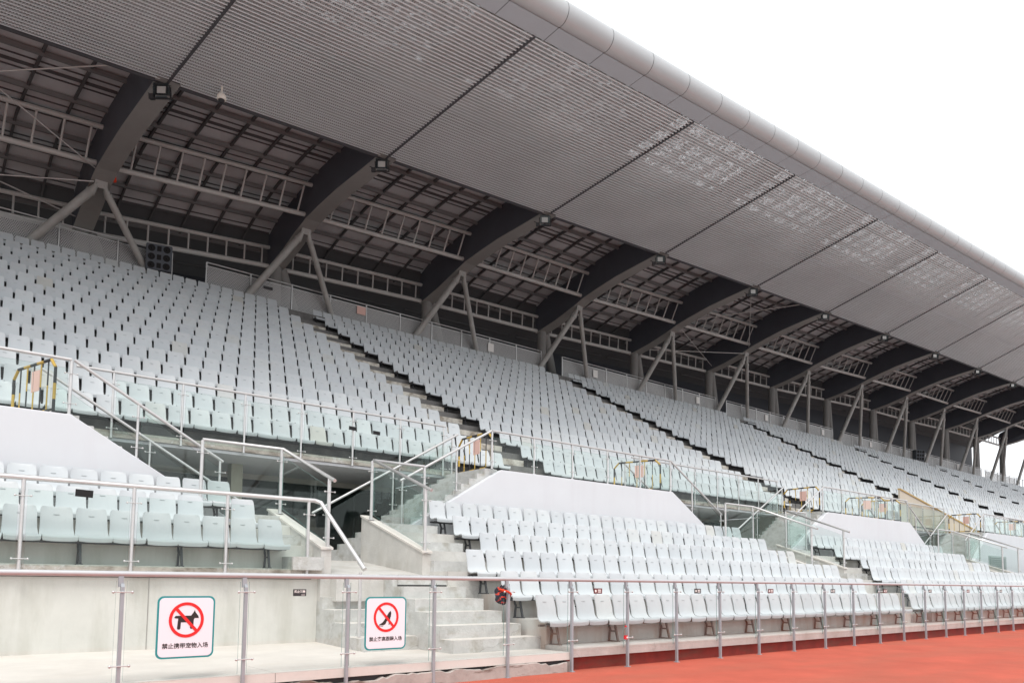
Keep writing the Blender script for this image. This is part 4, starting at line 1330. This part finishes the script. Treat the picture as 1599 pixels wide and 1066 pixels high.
# papers on the back fence
for (x, z, w, h, m_, lab) in ((18.75, 15.62, 0.5, 0.42, 'pink', 'pink paper on the back fence above the first stair aisle'),
                              (27.35, 15.42, 0.42, 0.5, 'paper', 'white paper on the back fence beside the third rib strut'),
                              (36.2, 15.45, 0.42, 0.5, 'paper', 'white paper on the back fence left of the fourth rib strut'),
                              (47.3, 15.45, 0.4, 0.5, 'paper', 'white paper on the back fence near the sixth rib'),
                              (56.6, 15.45, 0.4, 0.5, 'paper', 'white paper on the back fence near the seventh rib'),
                              (65.8, 15.45, 0.4, 0.5, 'paper', 'white paper on the back fence near the eighth rib'),
                              (75.0, 15.45, 0.4, 0.5, 'paper', 'white paper on the back fence near the ninth rib'),
                              (96.5, 15.45, 0.45, 0.6, 'paper', 'white paper on the back fence near the eleventh rib')):
    o = MB().box(-w / 2, w / 2, -0.01, 0, -h / 2, h / 2).build('paper_notice', m_); o.location = (x, 35.24, z)
    tag(o, lab, 'notice', 'papers on the back fence')
o = MB().box(-0.22, 0.22, -0.01, 0, -0.07, 0.07).build('name_plate', 'plate'); o.location = (13.75, 35.25, 15.55)
tag(o, 'small dark plate on the back fence right of the second rib strut', 'plate')

# ------------------------------------------------------------------ cloth bundle and bottle on the fence
def cloth_bundle():
    m = MB()
    n1, n2 = 28, 20
    P = []
    for i in range(n2 + 1):
        ph = math.pi * i / n2; row = []
        for k in range(n1 + 1):
            th = 2 * math.pi * k / n1
            f = 1 + 0.13 * math.sin(3 * th + 2.5 * math.cos(ph * 2)) + 0.09 * math.sin(7 * th + 5 * ph) + 0.07 * math.sin(5 * ph + th)
            row.append((0.14 * f * math.sin(ph) * math.cos(th), 0.10 * f * math.sin(ph) * math.sin(th), 0.14 * f * math.cos(ph)))
        P.append(row)
    for i in range(n2):
        for k in range(n1):
            q = [P[i][k], P[i + 1][k], P[i + 1][k + 1], P[i][k + 1]]
            s_ = math.sin(2.2 * i * 0.55 + 0.8 * math.sin(k * 0.75) * 2.2 + 0.30 * k)
            m.add(q, [(0, 1, 2, 3)], 1 if s_ > 0.74 else (2 if s_ < -0.7 else 0), True)
    return m
t = thing('cloth_bundle', 'crumpled navy and orange-red cloth bundle tied to a fence post', 'cloth', (8.27, YF + 0.12, 1.385))
cloth_bundle().build('cloth', ['navy', 'orange_red', 'black_cloth'], t)
m = MB(); m.tube([(-0.12, -0.05, 0.1), (-0.03, -0.2, 0.06), (0.1, -0.12, 0.02), (0.14, 0.0, -0.06)], 0.018, 8); m.build('tie', 'orange_red', t)
t = thing('plastic_bottle', 'clear plastic bottle with red cap and red label wedged in the fence clamp', 'bottle', (11.15, YF - 0.10, 0.50))
MB().tube([(0, 0, 0), (0, 0, 0.012), (0, 0, 0.10), (0, 0, 0.17), (0, 0, 0.20), (0, 0, 0.245), (0, 0, 0.27)], [0.03, 0.038, 0.038, 0.038, 0.036, 0.018, 0.017], 16).build('body', 'clear', t)
MB().tube([(0, 0, 0.268), (0, 0, 0.295)], 0.022, 14).build('cap', 'cap_red', t)
MB().tube([(0, 0, 0.04), (0, 0, 0.11)], 0.0395, 16, cap=False).build('label', 'cap_red', t)
MB().box(-0.02, 0.02, -0.0415, -0.0398, 0.06, 0.09).build('label_print', 'paper', t)

# ------------------------------------------------------------------ yellow-black barrier gates on the landings
def gate_proto():
    t = thing('barrier_gate', 'x', 'barrier', (0, 0, 0), 'striped barriers closing the landings')
    H, W = 1.12, 1.75
    bands = [('black', 0), ('yellow', 1)]
    f = MB()
    def striped(path, r, seg=0.28):
        path = [Vector(p) for p in path]; k = 0
        for a, b in zip(path[:-1], path[1:]):
            L = (b - a).length; n = max(1, int(round(L / seg)))
            for q in range(n):
                f.tube([a + (b - a) * q / n, a + (b - a) * (q + 1) / n], r, 8, k % 2); k += 1
    striped([(0, 0, 0), (0, 0, H - 0.18), (0, 0.18, H), (0, W - 0.18, H), (0, W, H - 0.18), (0, W, 0)], 0.03)
    striped([(0, 0.02, 0.12), (0, W - 0.02, 0.12)], 0.025)
    f.build('frame', ['black', 'yellow'], t)
    for q in range(1, 6):
        b_ = MB(); y = W * q / 6
        b_.tube([(0, y, 0.12), (0, y, 0.62)], 0.014, 6, q % 2); b_.tube([(0, y, 0.62), (0, y, H)], 0.014, 6, (q + 1) % 2)
        b_.build('bar', ['black', 'yellow'], t)
    MB().box(-0.012, -0.002, 0.62, 0.95, 0.56, 0.98).build('notice_panel', 'pink', t)
    ft = MB()
    for y in (0.25, W - 0.25): ft.box(-0.3, 0.3, y - 0.03, y + 0.03, 0.0, 0.035)
    ft.build('feet', 'yellow', t)
    return t
gate = gate_proto(); used = False
gl = []
for i, (a, b) in enumerate(WALLS):
    w = ['left', 'middle', 'right', 'farthest'][i]
    if i: gl.append((a - 0.1, 'left', w))
    gl.append((b - 0.25, 'right', w))
    if i == 2: gl.append((b - 1.9, 'extra', w))
for (x, side, w) in gl:
    o = copy_tree(gate) if used else gate
    used = True
    o.location = (x, 16.88, 4.71)
    o.rotation_euler = (0, 0, math.radians({'left': -4, 'right': 16, 'extra': 35}[side]))
    o['label'] = ('black and yellow barrier gate, %s end of the %s fascia landing' % (side, w)) if side != 'extra' else \
        'slanted black and yellow barrier gate standing on the right fascia landing'

# ------------------------------------------------------------------ far right bits
t = thing('louvre_vent', 'grey-green louvred vent in the far white wall', 'vent', (50.6, 16.52, 2.45))
MB().box(-1.35, 1.35, 0, 0.05, 0, 0.95).build('frame', 'louvre', t)
for k in range(8): MB().box(-1.25, 1.25, -0.05, 0.0, 0.05 + 0.11 * k, 0.12 + 0.11 * k).build('slat', 'louvre', t)
t = thing('tan_stair_cover', 'low tan triangular board wall with ochre edge in front of the far upper seats', 'stair cover', (0, 0, 0))
m = MB(); m.py([(43.4, 5.0), (54.9, 4.9), (54.9, 5.0), (43.4, 6.9)], 18.86, 18.95); m.build('side_wall', 'tan', t)
m = MB(); m.bar((43.4, 18.9, 6.94), (54.9, 18.9, 5.04), 0.16, 0.08); m.build('edge', 'tan_edge', t)
